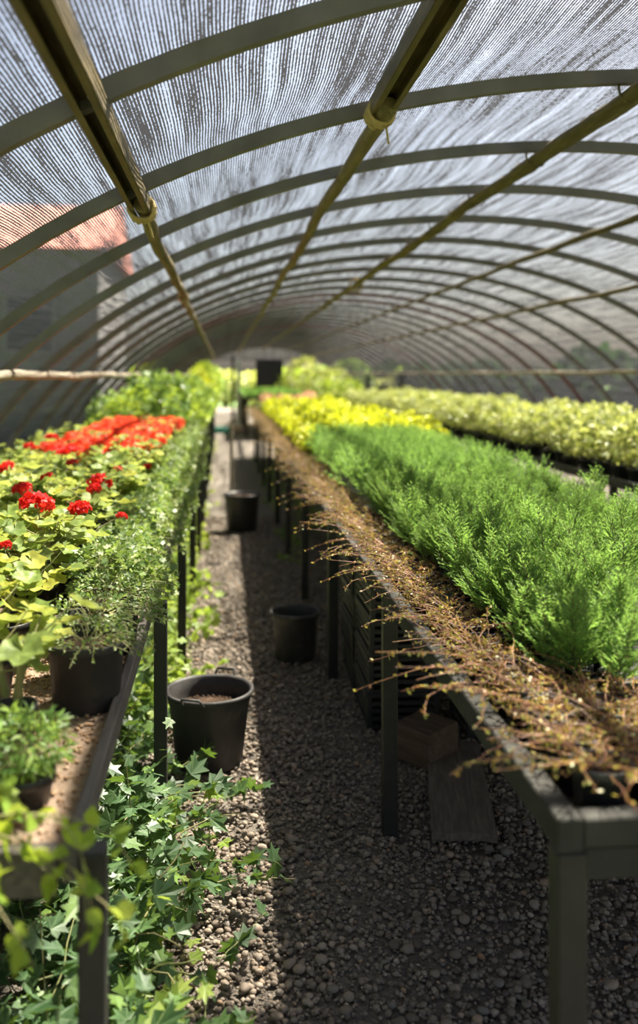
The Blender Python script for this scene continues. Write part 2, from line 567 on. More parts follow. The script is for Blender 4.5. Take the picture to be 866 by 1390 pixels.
def t_small(wd=0.6):
    V = [(0, 0, 0), (wd / 2, .5, .06), (0, 1, -.1), (-wd / 2, .5, .06)]
    return np.array(V, float), np.array([(0, 1, 2), (0, 2, 3)]), np.array(V)[:, :2]


def t_pebble(seed):
    bm = bmesh.new()
    bmesh.ops.create_icosphere(bm, subdivisions=1, radius=0.5)
    V = np.array([v.co[:] for v in bm.verts])
    F = np.array([[v.index for v in f.verts] for f in bm.faces])
    bm.free()
    if seed >= 100:      # finer one for pebbles that stand as objects
        bm = bmesh.new()
        bmesh.ops.create_icosphere(bm, subdivisions=2, radius=0.5)
        V = np.array([v.co[:] for v in bm.verts])
        F = np.array([[v.index for v in f.verts] for f in bm.faces])
        bm.free()
    r = np.random.default_rng(seed)
    d = nrm(r.normal(size=(5, 3)))
    k = 1 + 0.22 * np.sum([np.tanh(2 * (V / 0.5) @ q) * r.normal() * 0.5 for q in d], axis=0)
    V = V * k[:, None] * np.array([1, 0.72 + .25 * r.random(), 0.48 + 0.2 * r.random()])
    return V, F, np.zeros((len(V), 2))


GER = [t_geranium(i) for i in range(4)]
IVY = [t_ivy(i) for i in range(4)]
OVAL, WIDE, NARROW, SMALL = t_oval(0.55), t_oval(0.8, .2, .25), t_oval(0.28, .1, .3), t_small(0.62)
PEB = [t_pebble(i) for i in range(8)]

# ------------------------------------------------------------------ setting: tunnel profile
XC, A_, B_ = 1.66, 3.48, 2.49
Y_RIB0, N_RIB = 1.12, 37
Y_END = Y_RIB0 + N_RIB - 1        # 37.12


def prof(phi, off=0.0):           # phi 0..pi from right ground to left ground
    x, z = (A_) * math.cos(phi), (B_) * math.sin(phi)
    n = Vector((math.cos(phi) / A_, math.sin(phi) / B_)).normalized()
    return XC + x + n.x * off, z + n.y * off


# floor: bed + pebbles
g = Geo()
nx, ny = 60, 120
X = np.linspace(-3.0, 7.0, nx)
Y = np.linspace(-3, Y_END + 2, ny)
gx, gy = np.meshgrid(X, Y, indexing='ij')
gz = -0.006 + 0.006 * np.sin(gx * 5 + gy * 2.3) * np.sin(gy * 3.1)
idx = (np.arange(nx - 1)[:, None] * ny + np.arange(ny - 1)[None])
F = np.stack([idx, idx + ny, idx + ny + 1, idx + 1], -1).reshape(-1, 4)
g.add(np.stack([gx, gy, gz], -1).reshape(-1, 3), F)
floor = tag(link('floor', g.mesh('floor', 'gravel')), kind='structure')

g = Geo()


def pebbles(x0, x1, y0, y1, n, s0, s1):
    for k in range(8):
        m = n // 8
        p = np.stack([rng.uniform(x0, x1, m), rng.uniform(y0, y1, m), rng.uniform(-0.003, 0.007, m)], -1)
        sc = s0 + (s1 - s0) * rng.random(m) ** 2
        d = rnd_dir(m)
        d[:, 2] *= 0.25
        up = np.tile([0, 0, 1.0], (m, 1)) + rng.normal(size=(m, 3)) * 0.28
        g.inst(PEB[k], p, frames(d, up), sc)


pebbles(-0.35, 1.75, 1.75, 3.3, 15000, 0.009, 0.026)
pebbles(-0.35, 1.6, 3.3, 5.2, 11000, 0.012, 0.03)
pebbles(-0.3, 1.1, 5.2, 9.5, 8500, 0.016, 0.036)
tag(link('pebble_bed', g.mesh('pebble_bed', 'pebble'), floor), kind='stuff')
pm = []
for k in range(6):
    q = Geo()
    q.add(*PEB[k][:2]) if False else q.add(*(t_pebble(100 + k)[:2]))
    pm.append(q.mesh('pebble', 'pebble'))
k = 0
while k < 290:
    x, y = random.uniform(-0.12, 1.35), 1.95 + 1.25 * random.random() ** 1.4
    s = random.uniform(0.017, 0.034)
    if abs(x - 0.5) < 0.05 and (abs(y - 1.37) < .1 or abs(y - 2.98) < .08):
        continue
    link('pebble', pm[k % 6], floor, (x, y, 0.004 + s * 0.12), (random.uniform(-.25, .25), random.uniform(-.25, .25), random.uniform(0, 6.28)), s)
    k += 1

# outside ground
g = Geo()
g.add([(-70, -40, -0.12), (70, -40, -0.12), (70, 110, -0.12), (-70, 110, -0.12)], [(0, 1, 2, 3)])
tag(link('ground', g.mesh('ground', 'turf')), kind='structure')


# shade cloth: ceiling and the two side walls
def cloth(name, p0, p1, npf):
    g = Geo()
    ys = np.arange(-0.6, Y_END + 0.01, 0.2)
    phis = np.linspace(p0, p1, npf)
    V, U = [], []
    arc = 0.0
    prev = None
    for ph in phis:
        x0, z0 = prof(ph, 0.027)
        full = PI - ph
        # arc length from the left ground, so that strands run on across the three pieces
        arc = full * 3.02
        for y in ys:
            t = ((y - Y_RIB0) % 1.0)
            sag = 0.020 * math.sin(PI * t) ** 2 * (0.75 + 0.5 * math.sin(3.7 * y + 5 * ph))
            x, z = prof(ph, 0.027 - sag)
            V.append((x, y, z))
            U.append((arc, y))
    ny = len(ys)
    idx = (np.arange(npf - 1)[:, None] * ny + np.arange(ny - 1)[None])
    F = np.stack([idx, idx + 1, idx + ny + 1, idx + ny], -1).reshape(-1, 4)
    g.add(V, F, 0, U)
    return tag(link(name, g.mesh(name, 'cloth')), kind='structure')


P_SIDE = math.asin(1.47 / B_)
cloth('ceiling', P_SIDE, PI - P_SIDE, 56)
cloth('wall_right', 0.0, P_SIDE, 14)
cloth('wall_left', PI - P_SIDE, PI, 14)

# back wall: cloth gable above a cross bar, the rest of the end stands open
g = Geo()
V, U, F = [], [], []
zc = 2.02
phi0 = math.asin(zc / B_)
for i, ph in enumerate(np.linspace(phi0, PI - phi0, 24)):
    x, z = prof(ph, 0.02)
    for q in (z, zc):
        V.append((x, Y_END, q))
        U.append((x, q))
    if i:
        F.append((2 * i - 2, 2 * i, 2 * i + 1, 2 * i - 1))
g.add(V, F, 0, U)
tag(link('wall_back', g.mesh('wall_back', 'cloth')), kind='structure')

# ------------------------------------------------------------------ hoop frame with its ribs
frame = thing('hoop_frame', 'dark rectangular steel hoops arching over the whole tunnel under the shade cloth', 'greenhouse frame')


def rib_mesh():
    g = Geo()
    n = 72
    hw, hh = 0.018, 0.024
    V = []
    for i in range(n + 1):
        ph = PI * i / n
        for (dy, dr) in ((-hw, -hh), (hw, -hh), (hw, hh), (-hw, hh)):
            x, z = prof(ph, dr)
            V.append((x, dy, z))
    F = []
    for i in range(n):
        for j in range(4):
            j2 = (j + 1) % 4
            F.append((4 * i + j, 4 * i + j2, 4 * i + 4 + j2, 4 * i + 4 + j))
    g.add(V, np.array(F)[:, ::-1])
    return g


rm = rib_mesh().mesh('arch_rib', 'rib', smooth=False)
rr = rib_mesh().mesh('arch_rib', 'rib_rust', smooth=False)
for k in range(N_RIB):
    rusty = k in (11, 12, 19)
    o = link('arch_rib', rr if rusty else rm, frame, (0, Y_RIB0 + k + random.uniform(-.008, .008), 0), (random.uniform(-.004, .004), 0, random.uniform(-.003, .003)))
    if rusty:
        o['label'] = 'rust red arch rib'
g = Geo()
g.box((XC, Y_END, 2.0), (4.0, 0.05, 0.06))
link('cross_bar', g.mesh('cross_bar', 'rib', False), frame)


# ------------------------------------------------------------------ purlin poles
def log_mesh(pts, r, seed, mat, flat=None):
    q = np.random.default_rng(seed)
    pts = np.array(pts, float)
    ys = np.arange(pts[0][1], pts[-1][1] + 0.01, 0.16)
    x = np.interp(ys, pts[:, 1], pts[:, 0])
    z = np.interp(ys, pts[:, 1], pts[:, 2])
    n = len(ys)
    wob = lambda a: a * (np.sin(ys * 1.9 + q.random() * 6) + 0.6 * np.sin(ys * 4.3 + q.random() * 6))
    P = np.stack([x + wob(0.006), ys, z + wob(0.005)], -1)
    rad = r * (1 + 0.10 * q.normal(size=n) * 0.5 + 0.12 * (np.sin(ys * 7 + seed) > 0.93))
    g = Geo()
    g.tube(P, rad, 10, 0, True, flat)
    return g.mesh('log', mat)


def binding(parent, x, y, z, r, turns=8):
    g = Geo()
    t = np.linspace(0, 2 * PI * turns, turns * 14)
    rr_ = r * (1 + 0.07 * np.sin(t * 2.3))
    P = np.stack([rr_ * np.cos(t), (t / t[-1] - 0.5) * 0.075 + 0.012 * np.sin(t * 1.37), rr_ * np.sin(t)], -1)
    g.tube(P, 0.0065, 6)
    g.tube([(r * .5, 0.01, -r), (r * .7, 0.03, -r - .03), (r * .8, .035, -r - .05)], 0.004, 5)
    link('rope_binding', g.mesh('rope_binding', 'rope'), parent, (x, y, z))


def channel(parent, x, z, y0, y1, wd, mat='channel'):
    """folded U channel, open below, with pale discs that stand for daylight in its holes"""
    g = Geo()
    L = y1 - y0
    yc = (y0 + y1) / 2
    g.box((x, yc, z + wd * .38), (wd, L, 0.006), 0.001)
    g.box((x - wd / 2, yc, z), (0.006, L, wd * .8), 0.001)
    g.box((x + wd / 2, yc, z), (0.006, L, wd * .8), 0.001)
    g.box((x - wd / 2 + .008, yc, z - wd * .4), (0.016, L, 0.004), 0.001)
    g.box((x + wd / 2 - .008, yc, z - wd * .4), (0.016, L, 0.004), 0.001)
    link('metal_channel', g.mesh('metal_channel', mat, False), parent)
    bm_ = Geo().lathe([(0, -.006), (.007, -.005), (.008, 0), (.008, .006)], 8).mesh('light_hole', 'white_post')  # pale disc, its colour stands in for daylight through a channel hole
    for y in np.arange(y0 + .2, y1 - .1, 0.55):
        link('light_hole', bm_, parent, (x, y, z + wd * .30))


t = thing('roof_pole', 'mossy pole with a folded metal channel under the left slope of the roof', 'pole', (0, 0, 0))
link('log', log_mesh([(-0.28, 3.2, 2.02), (-0.28, 8, 1.98), (-0.27, 20, 1.93), (-0.27, 36.5, 1.90)], 0.026, 1, 'log'), t)
channel(t, -0.285, 2.03, 0.2, 3.35, 0.062)
binding(t, -0.28, 3.28, 2.02, 0.042)
binding(t, -0.28, 6.6, 1.985, 0.034, 4)
t = thing('roof_pole', 'mossy pole lashed with rope, second roof pole from the left, near the crown', 'pole')
link('log', log_mesh([(0.52, 2.95, 2.31), (0.52, 8, 2.30), (0.53, 20, 2.27), (0.56, 36.5, 2.22)], 0.029, 2, 'log'), t)
channel(t, 0.52, 2.33, 0.2, 3.05, 0.072)
binding(t, 0.52, 3.06, 2.315, 0.043)
t = thing('roof_pole', 'broad flattened olive pole tied under the crown of the roof', 'pole')
link('log', log_mesh([(1.42, 0.3, 2.425), (1.42, 3.1, 2.425), (1.42, 7, 2.415), (1.44, 20, 2.40), (1.48, 36.5, 2.36)], 0.036, 3, 'log', (1.2, .7)), t)
for y in (3.12, 4.12, 5.12, 6.12, 7.12, 8.12):
    g = Geo()
    g.tube([(1.42 + 0.05 * math.cos(a), y + 0.0, 2.445 + 0.055 * math.sin(a)) for a in np.linspace(0, 2 * PI, 13)], 0.005, 5)
    link('wire_tie', g.mesh('wire_tie', 'channel'), t)
binding(t, 1.43, 10.0, 2.41, 0.07, 6)
t = thing('roof_pole', 'thin brown pole tied under the upper right slope of the roof', 'pole')
link('log', log_mesh([(2.42, 0.3, 2.372), (2.42, 8, 2.37), (2.44, 20, 2.36), (2.46, 36.5, 2.34)], 0.021, 4, 'log'), t)
t = thing('roof_pole', 'thin brown pole lower on the right slope of the roof, with a rusty stretch', 'pole')
link('log', log_mesh([(3.27, 0.3, 2.14), (3.27, 8, 2.14), (3.29, 20, 2.13), (3.31, 36.5, 2.12)], 0.022, 5, 'log'), t)
t = thing('side_pole', 'slender pale pole at eye level along the right side wall', 'pole')
link('log', log_mesh([(4.37, 0.3, 1.475), (4.37, 12, 1.46), (4.38, 36.5, 1.45)], 0.024, 6, 'pale_log'), t)
t = thing('side_pole', 'knobbly pale wooden pole at eye level along the left side wall', 'pole')
link('log', log_mesh([(-1.13, 0.3, 1.44), (-1.12, 12, 1.43), (-1.11, 36.5, 1.40)], 0.027, 9, 'pale_log'), t)

# ------------------------------------------------------------------ right bench
BX0, BX1 = 0.495, 1.86
BY0, BY1 = 1.34, 16.4
ZR = 0.787                        # rail top
ZB = 0.735                        # bench surface


def bench(name, label, x0, x1, y0, y1, zr, step, mat, legmat, lw=0.046, far_legs=True):
    t = thing(name, label, 'bench')
    L = y1 - y0
    for i, x in enumerate((x0 + .02, x1 - .02)):
        g = Geo().box((x, (y0 + y1) / 2, zr - .026), (0.04, L, 0.052), 0.003)
        link('side_rail', g.mesh('side_rail', mat, False), t)
    for y in (y0 + .02, y1 - .02):
        g = Geo().box(((x0 + x1) / 2, y, zr - .024), (x1 - x0 - .081, 0.04, 0.044), 0.003)
        link('end_beam', g.mesh('end_beam', mat, False), t)
        g = Geo().box(((x0 + x1) / 2, y + .004, zr - .073), (x1 - x0 - .02, 0.034, 0.05), 0.003)
        link('end_apron', g.mesh('end_apron', mat, False), t)
    ys = np.arange(y0 + .024, y1, step)
    h = zr - .053
    leg = Geo().box((0, 0, h / 2), (lw, lw, h), 0.003).mesh('leg', legmat, False)
    for y in ys:
        link('leg', leg, t, (x0 + lw / 2 + .001, y, 0))
        link('leg', leg, t, (x1 - lw / 2 - .001, y, 0))
    sl = Geo().box((0, 0, 0), (x1 - x0 - .082, 0.0985, 0.018), 0.002).mesh('bench_slat', mat, False)
    n = int(L / 0.105)
    for i in range(n):
        link('bench_slat', sl, t, ((x0 + x1) / 2, y0 + .1 + i * (L - .2) / (n - 1), zr - .061))
    return t


bench('plant_bench', 'long dark green bench of evergreen seedlings right of the gravel path', BX0, BX1, BY0, BY1, ZR, 1.52, 'bench_frame', 'black_steel')


# ------------------------------------------------------------------ pots
def pot_prof(r, h, taper=0.78, lip=0.006, th=0.003):
    rb = r * taper
    return [(0, 0), (rb - .004, 0), (rb, .004), (r - lip * .8, h - lip * 3), (r, h - lip * 2.8), (r, h - .001), (r - .001, h), (r - th, h), (r - th - .001, h - .003), (rb, h * .2), (0, h * .2)]


def pot_mesh(r, h, mat='black_plastic', seg=20, taper=0.78):
    return Geo().lathe(pot_prof(r, h, taper), seg).mesh('pot', mat)


def soil_mesh(r, z, seg=16):
    g = Geo()
    g.lathe([(0, z + .006), (r * .4, z + .009), (r * .7, z + .003), (r, z - .003)], seg)
    return g.mesh('soil', 'soil')


# ------------------------------------------------------------------ wire vines on the bench edge
def vine_variant(k, reach, nst, fine=True):
    root = thing('wire_vine', 'potted wire vine with red brown trailing stems at the path edge of the right bench', 'potted plant', group='wire vines along the bench edge')
    link('pot', P_VINE, root)
    link('soil', S_VINE, root)
    gs, gl = Geo(), Geo()
    for s in range(nst):
        az = random.uniform(0, 2 * PI)
        L = .105 * random.uniform(.45, 1.1)
        spray = random.random() < 0.24
        if spray:
            az = PI + random.gauss(0, 0.6)     # out over the path edge
            L = reach * random.uniform(1.0, 1.9)
        n = 9
        r0 = random.uniform(0, .035)
        p = np.array([r0 * math.cos(az), r0 * math.sin(az), 0.085])
        P = [p]
        el = random.uniform(0.1, 0.95) if not spray else random.uniform(.25, .7)
        for i in range(n):
            az += random.gauss(0, .25)
            el -= random.uniform(0.0, .24 if not spray else .13)
            el = max(el, -0.45)
            d = np.array([math.cos(az) * math.cos(el), math.sin(az) * math.cos(el), math.sin(el)])
            p = p + d * L / n
            if p[2] < 0.085 and p[0] > -0.12:
                p[2] = 0.085 + random.random() * .01
            P.append(p)
        P = np.array(P)
        gs.tube(P, np.linspace(.0013, .0007, len(P)), 3 if not fine else 4, 0, False)
        m = int(L / (0.0075 if not spray else 0.0125))
        q = np.sort(rng.random(m)) * (len(P) - 1)
        i = np.minimum(q.astype(int), len(P) - 2)
        f = (q - i)[:, None]
        pos = P[i] * (1 - f) + P[i + 1] * f
        d = nrm(nrm(P[i + 1] - P[i]) * .4 + rnd_dir(m) * .9)
        gl.inst(SMALL if not fine else OVAL, pos, frames(d, rnd_dir(m, .7)), rng.uniform(.006, .012, m))
        if s % 3 == 0 and L > .12:   # small side shoot
            j = random.randint(3, 7)
            b = P[j] + np.cumsum(np.vstack([np.zeros(3), np.array([rnd_dir(1, .3)[0]] * 3) * .016 + rng.normal(size=(3, 3)) * .004]), 0)
            gs.tube(b, .0009, 3, 0, False)
            gl.inst(SMALL, b[1:], frames(rnd_dir(3), rnd_dir(3, .7)), rng.uniform(.006, .010, 3))
    tag(link('stems', gs.mesh('stems', 'vine_stem'), root), kind='stuff')
    tag(link('leaves', gl.mesh('leaves', 'vine_leaf'), root), kind='stuff')
    return root


P_VINE = pot_mesh(0.052, 0.095)
S_VINE = soil_mesh(0.046, 0.082)
vk = Kinds([vine_variant(i, r, n) for i, (r, n) in enumerate([(.14, 36), (.16, 32), (.12, 38), (.20, 28), (.15, 36), (.17, 32)])])
y = BY0 + .10
i = 0
ZP = ZR - .052
while y < BY1 - .1:
    far = y > 7
    o = vk.put(i * 5 + random.randint(0, 2), (BX0 + .108, y, ZP), random.gauss(0, .35), random.uniform(.95, 1.08))
    if i < 3:
        o['label'] = 'red stemmed wire vine in the %s pot from the front corner of the right bench' % ('first', 'second', 'third')[i]
        del o['group']
    if not far and y < 1.88:
        vk.put(i * 3 + 1, (BX0 + .215 + random.uniform(-.01, .01), y + .055, ZP), random.gauss(0, .9), random.uniform(.85, .95))
    if y < 1.8:
        vk.put(i * 3 + 2, (BX0 + .325 + random.uniform(-.01, .01), y, ZP), random.gauss(PI, 1.0), random.uniform(.8, .95))
    y += 0.118 if not far else .16
    i += 1
vk.clean()


# ------------------------------------------------------------------ conifer seedlings
def conifer_geo(h, nb, detail, seed, gf, gs):
    q = np.random.default_rng(seed)
    n = 6
    lean = q.normal(size=2) * .03
    Z = np.linspace(0, h, n)
    st = np.stack([lean[0] * (Z / h) ** 2, lean[1] * (Z / h) ** 2, Z], -1)
    gs.tube(st, np.linspace(.0028, .0010, n), 4, 0, False)
    pos, dr, nr, sc = [], [], [], []
    for b in range(nb):
        f = (b + .5) / nb
        z = h * (.08 + .9 * f)
        base = np.array([np.interp(z, Z, st[:, 0]), np.interp(z, Z, st[:, 1]), z])
        az = b * 2.4 + q.normal() * .3
        L = h * (.40 * (1 - f) ** .7 + .10) * q.uniform(.75, 1.2)
        el = .70 + .42 * f + q.normal() * .15
        d0 = np.array([math.cos(az) * math.cos(el), math.sin(az) * math.cos(el), math.sin(el)])
        side = np.cross(d0, [0, 0, 1.0])
        side /= np.linalg.norm(side) + 1e-9
        nrml = np.cross(side, d0)
        m = max(3, int(L / detail))
        for k in range(m):
            s = (k + .6) / m
            p = base + d0 * L * s + np.array([0, 0, 1]) * L * .15 * s * s
            for sg in (-1, 1):
                dd = d0 * .85 + sg * side * .65 + q.normal(size=3) * .12
                dd /= np.linalg.norm(dd)
                l2 = L * .34 * (1 - .75 * s) + .006
                pos.append(p)
                dr.append(dd)
                nr.append(nrml + q.normal(size=3) * .35)
                sc.append(l2)
                if l2 > .014:        # twigs of the spray
                    for u in (.35, .7):
                        for s2 in (-1, 1):
                            d3 = dd * .8 + s2 * side * .5 + q.normal(size=3) * .15
                            pos.append(p + dd * l2 * u)
                            dr.append(d3 / np.linalg.norm(d3))
                            nr.append(nrml + q.normal(size=3) * .3)
                            sc.append(l2 * .45)
        pos.append(base + d0 * L)
        dr.append(d0)
        nr.append(nrml)
        sc.append(.014)
        gs.tube([base, base + d0 * L * .5, base + d0 * L + np.array([0, 0, L * .15])], [.0012, .0009, .0005], 3, 0, False)
    return np.array(pos), np.array(dr), np.array(nr), np.array(sc)


NEEDLE = t_small(0.17)
P_SEED = pot_mesh(0.034, 0.085, seg=12)
cv = []
for k in range(7):
    h = .185 + .022 * (k % 4)
    root = thing('conifer_seedling', 'feathery bright green conifer seedling in the dense bed on the right bench', 'seedling', group='conifer seedlings on the right bench')
    gf, gs = Geo(), Geo()
    p, d, n_, s = conifer_geo(h, 32, .012, k, gf, gs)
    gf.inst(NEEDLE, p, frames(d, n_), s)
    link('foliage', gf.mesh('foliage', 'conifer'), root, (0, 0, .08))
    link('stem', gs.mesh('stem', 'conifer_stem'), root, (0, 0, .078))
    link('pot', P_SEED, root)
    cv.append(root)
ck = Kinds(cv)
spots = []
yy = BY0 + .16
row = 0
while yy < 7.3:
    for x in np.arange((BX0 + .195 if yy > 1.85 else BX0 + .35) + (row % 2) * .040, BX1 - .36, .071):
        spots.append((x + random.uniform(-.014, .014), yy + random.uniform(-.014, .014)))
    yy += .072
    row += 1
spots.sort(key=lambda s: s[0] ** 2 + s[1] ** 2)


def inview(x, y):
    u = (x / y - .1023) if y > 0 else 9
    return u < .36


vis = [s for s in spots if inview(*s)]
for i, (x, y) in enumerate(vis[:300]):
    ck.put(random.randint(0, 6), (x, y, ZP), random.uniform(0, 6.28), random.uniform(.78, 1.02), (random.gauss(0, .06), random.gauss(0, .06)))
g = Geo()
low = []
for k in range(4):
    a, b = Geo(), Geo()
    p, d, n_, s = conifer_geo(.235, 13, .028, 40 + k, a, b)
    low.append((p, frames(d, n_), s))
for (x, y) in vis[300:]:
    p, Rm, s = low[random.randint(0, 3)]
    a = random.uniform(0, 6.28)
    rz = np.array([[math.cos(a), -math.sin(a), 0], [math.sin(a), math.cos(a), 0], [0, 0, 1]])
    g.inst(NEEDLE, p @ rz.T + np.array([x, y, ZP + .08]), rz @ Rm, s * 1.25)
tag(link('conifer_bed', g.mesh('conifer_bed', 'conifer')), 'bright green mass of conifer seedlings farther along the right bench', 'seedlings', 'conifer seedlings on the right bench', 'stuff')
ck.clean()
print('conifers', len(spots), len(vis))


# ------------------------------------------------------------------ leafy bushes
def bush(gl, n, rx, ry, h, T, s0, s1, z0=0.0, up=.5, shell=.5, seed=None):
    d = rnd_dir(n)
    rad = (shell + (1 - shell) * rng.random(n)) ** .6
    p = d * rad[:, None]
    P = np.stack([p[:, 0] * rx, p[:, 1] * ry, z0 + h * (.5 + .5 * p[:, 2])], -1)
    dr = nrm(d * np.array([1, 1, .4]) + rnd_dir(n, .2) * .8)
    gl.inst(T, P, frames(dr, rnd_dir(n, up * 2.2)), rng.uniform(s0, s1, n))
    return P


def twigs(gs, tips, k, base=(0, 0, 0), r=.003):
    for i in rng.choice(len(tips), min(k, len(tips)), replace=False):
        q = np.array(base) + rng.normal(size=3) * np.array([.012, .012, 0])
        e = tips[i]
        m = q * .5 + e * .5 + np.array([0, 0, .02])
        gs.tube([q, m, e], [r, r * .7, r * .4], 4, 0, False)


def bush_variant(name, label, cat, group, n, rx, ry, h, T, s0, s1, mat, pot=None, z0=.08, stems=12, up=.5, stem_mat='conifer_stem', extra=None):
    root = thing(name, label, cat, group=group)
    gl, gs = Geo(), Geo()
    P = bush(gl, n, rx, ry, h, T, s0, s1, z0, up)
    twigs(gs, P, stems, (0, 0, z0 - .01))
    link('foliage', gl.mesh('foliage', mat), root)
    link('stems', gs.mesh('stems', stem_mat), root)
    if pot:
        link('pot', pot, root)
    if extra:
        extra(root)
    return root


P_MID = pot_mesh(0.075, 0.12)
P_BIG = pot_mesh(0.085, 0.145, 'dusty_plastic', 28, .84)
# golden shrubs farther along the right bench
yk = Kinds([bush_variant('golden_shrub', 'golden yellow leafy shrub in the bright patch far along the right bench', 'shrub', 'golden shrubs on the right bench',
                         230, .15, .15, .21 + .03 * k, WIDE, .028, .05, 'yellow_leaf', P_MID) for k in range(4)])
for y in np.arange(7.25, 14.6, .235):
    for x in np.arange(BX0 + .26, BX1 - .12, .225):
        yk.put(random.randint(0, 3), (x + random.uniform(-.03, .03), y + random.uniform(-.03, .03), ZP), random.uniform(0, 6.28), random.uniform(.8, 1.1))
yk.clean()


def pinkheads(root):
    g = Geo()
    for i in range(5):
        c = np.array([random.uniform(-.1, .1), random.uniform(-.1, .1), random.uniform(.30, .36)])
        g.inst(WIDE, c + rng.normal(size=(14, 3)) * .018, frames(rnd_dir(14, .4), rnd_dir(14, 1)), .03)
    link('flower_head', g.mesh('flower_head', 'pink'), root)


pk = Kinds([bush_variant('flowering_shrub', 'pale green shrub with salmon pink blooms at the far end of the right bench', 'shrub', 'pink flowering shrubs',
                         170, .14, .14, .22, WIDE, .03, .05, 'hedge_leaf', P_MID, extra=pinkheads) for k in range(2)])
for y in (14.8, 15.15, 15.5, 15.9):
    for x in (.72, .98, 1.22, 1.44):
        pk.put(random.randint(0, 1), (x, y, ZP), random.uniform(0, 6.28), random.uniform(.9, 1.1))
pk.clean()

# second bench on the right, in front of the right wall
bench('plant_bench', 'dark bench of pale variegated shrubs along the right wall', 2.62, 4.02, 2.6, 20.0, .74, 1.74, 'black_steel', 'black_steel')
hk = Kinds([bush_variant('variegated_shrub', 'pale yellow green bushy shrub in a dark pot along the right wall', 'shrub', 'variegated shrubs along the right wall',
                         300, .16, .16, .22 + .02 * k, OVAL, .03, .056, 'hedge_leaf', P_MID, z0=.14, stems=20) for k in range(5)])
for y in np.arange(2.75, 19.9, .29):
    for j, x in enumerate(np.arange(2.75, 3.96, .30)):
        hk.put(random.randint(0, 4), (x + random.uniform(-.03, .03), y + random.uniform(-.03, .03), .688), random.uniform(0, 6.28), random.uniform(.9, 1.12))
hk.clean()

# ------------------------------------------------------------------ left bench
LX0, LX1 = -1.45, -0.215
LY0, LY1 = 1.40, 21.0
LZ = 0.745
lb = thing('plant_bench', 'long weathered bench of geraniums and ivy left of the gravel path', 'bench')
g = Geo().box((LX1 - .011, (LY0 + LY1) / 2, LZ - .02), (.022, LY1 - LY0, .052), .003)
link('side_rail', g.mesh('side_rail', 'grey_board', False), lb)
g = Geo().box((LX0 + .014, (LY0 + LY1) / 2, LZ - .03), (.028, LY1 - LY0, .072), .003)
link('side_rail', g.mesh('side_rail', 'grey_board', False), lb)
g = Geo().box(((LX0 + LX1) / 2, LY0 + .014, LZ - .03), (LX1 - LX0 - .058, .028, .07), .003)
link('end_board', g.mesh('end_board', 'grey_board', False), lb)
LS = LZ - .022                    # tray surface
g = Geo().box(((LX0 + LX1) / 2, (LY0 + LY1) / 2 + .015, LS - .012), (LX1 - LX0 - .058, LY1 - LY0 - .03, .024), .002)
link('tray', g.mesh('tray', 'tray', False), lb)
leg = Geo().box((0, 0, (LZ - .008) / 2), (.040, .046, LZ - .008), .003).mesh('leg', 'black_steel', False)
for y in np.arange(LY0 + .03, LY1, 1.52):
    link('leg', leg, lb, (LX1 + .0202, y, 0))
    link('leg', leg, lb, (LX0 - .0232, y, 0))
g = Geo()
m = 2600
p = np.stack([rng.uniform(-.75, LX1 - .03, m), rng.uniform(LY0 + .03, 2.6, m), LS + rng.uniform(0, .004, m)], -1)
g.inst(PEB[2], p, frames(rnd_dir(m), np.tile([0, 0, 1.], (m, 1)) + rng.normal(size=(m, 3)) * .3), rng.uniform(.004, .013, m))
tag(link('bark_grit', g.mesh('bark_grit', 'grit'), lb), kind='stuff')

# ------------------------------------------------------------------ geraniums
LEAFM = []
for k in range(4):
    q = Geo()
    q.add(*GER[k][:2], 0, GER[k][2])
    LEAFM.append(q.mesh('leaf', 'geranium'))


def flower_geo(r, n=46):
    g = Geo()
    d = rnd_dir(n, .45)
    d[:, 2] = np.abs(d[:, 2]) * 1.0 - .15
    d = nrm(d)
    c = d * np.array([r, r, r * .62])
    for k in range(5):               # five petals per floret
        a = k * 2 * PI / 5
        ref = frames(rnd_dir(n), d)
        pd = ref[:, :, 0] * math.cos(a) + ref[:, :, 1] * math.sin(a) + d * .45
        g.inst(WIDE, c, frames(pd, d), rng.uniform(.36, .48, n) * r)
    return g


FLM = [flower_geo(.040).mesh('flower_head', 'red') for _ in range(3)]
FLO = [flower_geo(.040, 26).mesh('flower_head', 'orange_red') for _ in range(2)]


def ger_shape(seed, nl, h, spread):
    r = random.Random(seed)
    stalks, leaves = Geo(), []
    for s in range(r.randint(3, 4)):
        az = r.uniform(0, 6.28)
        L = h * r.uniform(.55, .9)
        P = [np.array([.015 * math.cos(az), .015 * math.sin(az), .10])]
        for i in range(5):
            P.append(P[-1] + np.array([math.cos(az) * .25 + r.gauss(0, .06), math.sin(az) * .25 + r.gauss(0, .06), 1]) * L / 5)
        P = np.array(P)
        stalks.tube(P, np.linspace(.0085, .005, 6), 6)
        for i in range(nl // 3):
            f = r.uniform(.45, 1.0)
            q = f * 5
            b = P[min(int(q), 4)] * (1 - (q % 1)) + P[min(int(q) + 1, 5)] * (q % 1)
            a2 = r.uniform(0, 6.28)
            l2 = spread * r.uniform(.35, 1.0)
            e = b + np.array([math.cos(a2) * l2, math.sin(a2) * l2, l2 * r.uniform(.25, .9)])
            stalks.tube([b, (b + e) / 2 + np.array([0, 0, -.006]), e], [.0022, .0018, .0015], 4, 0, False)
            sc = r.uniform(.045, .088)
            leaves.append((e, a2, r.uniform(-.55, .35), r.uniform(-.3, .3), sc))
    return stalks, leaves


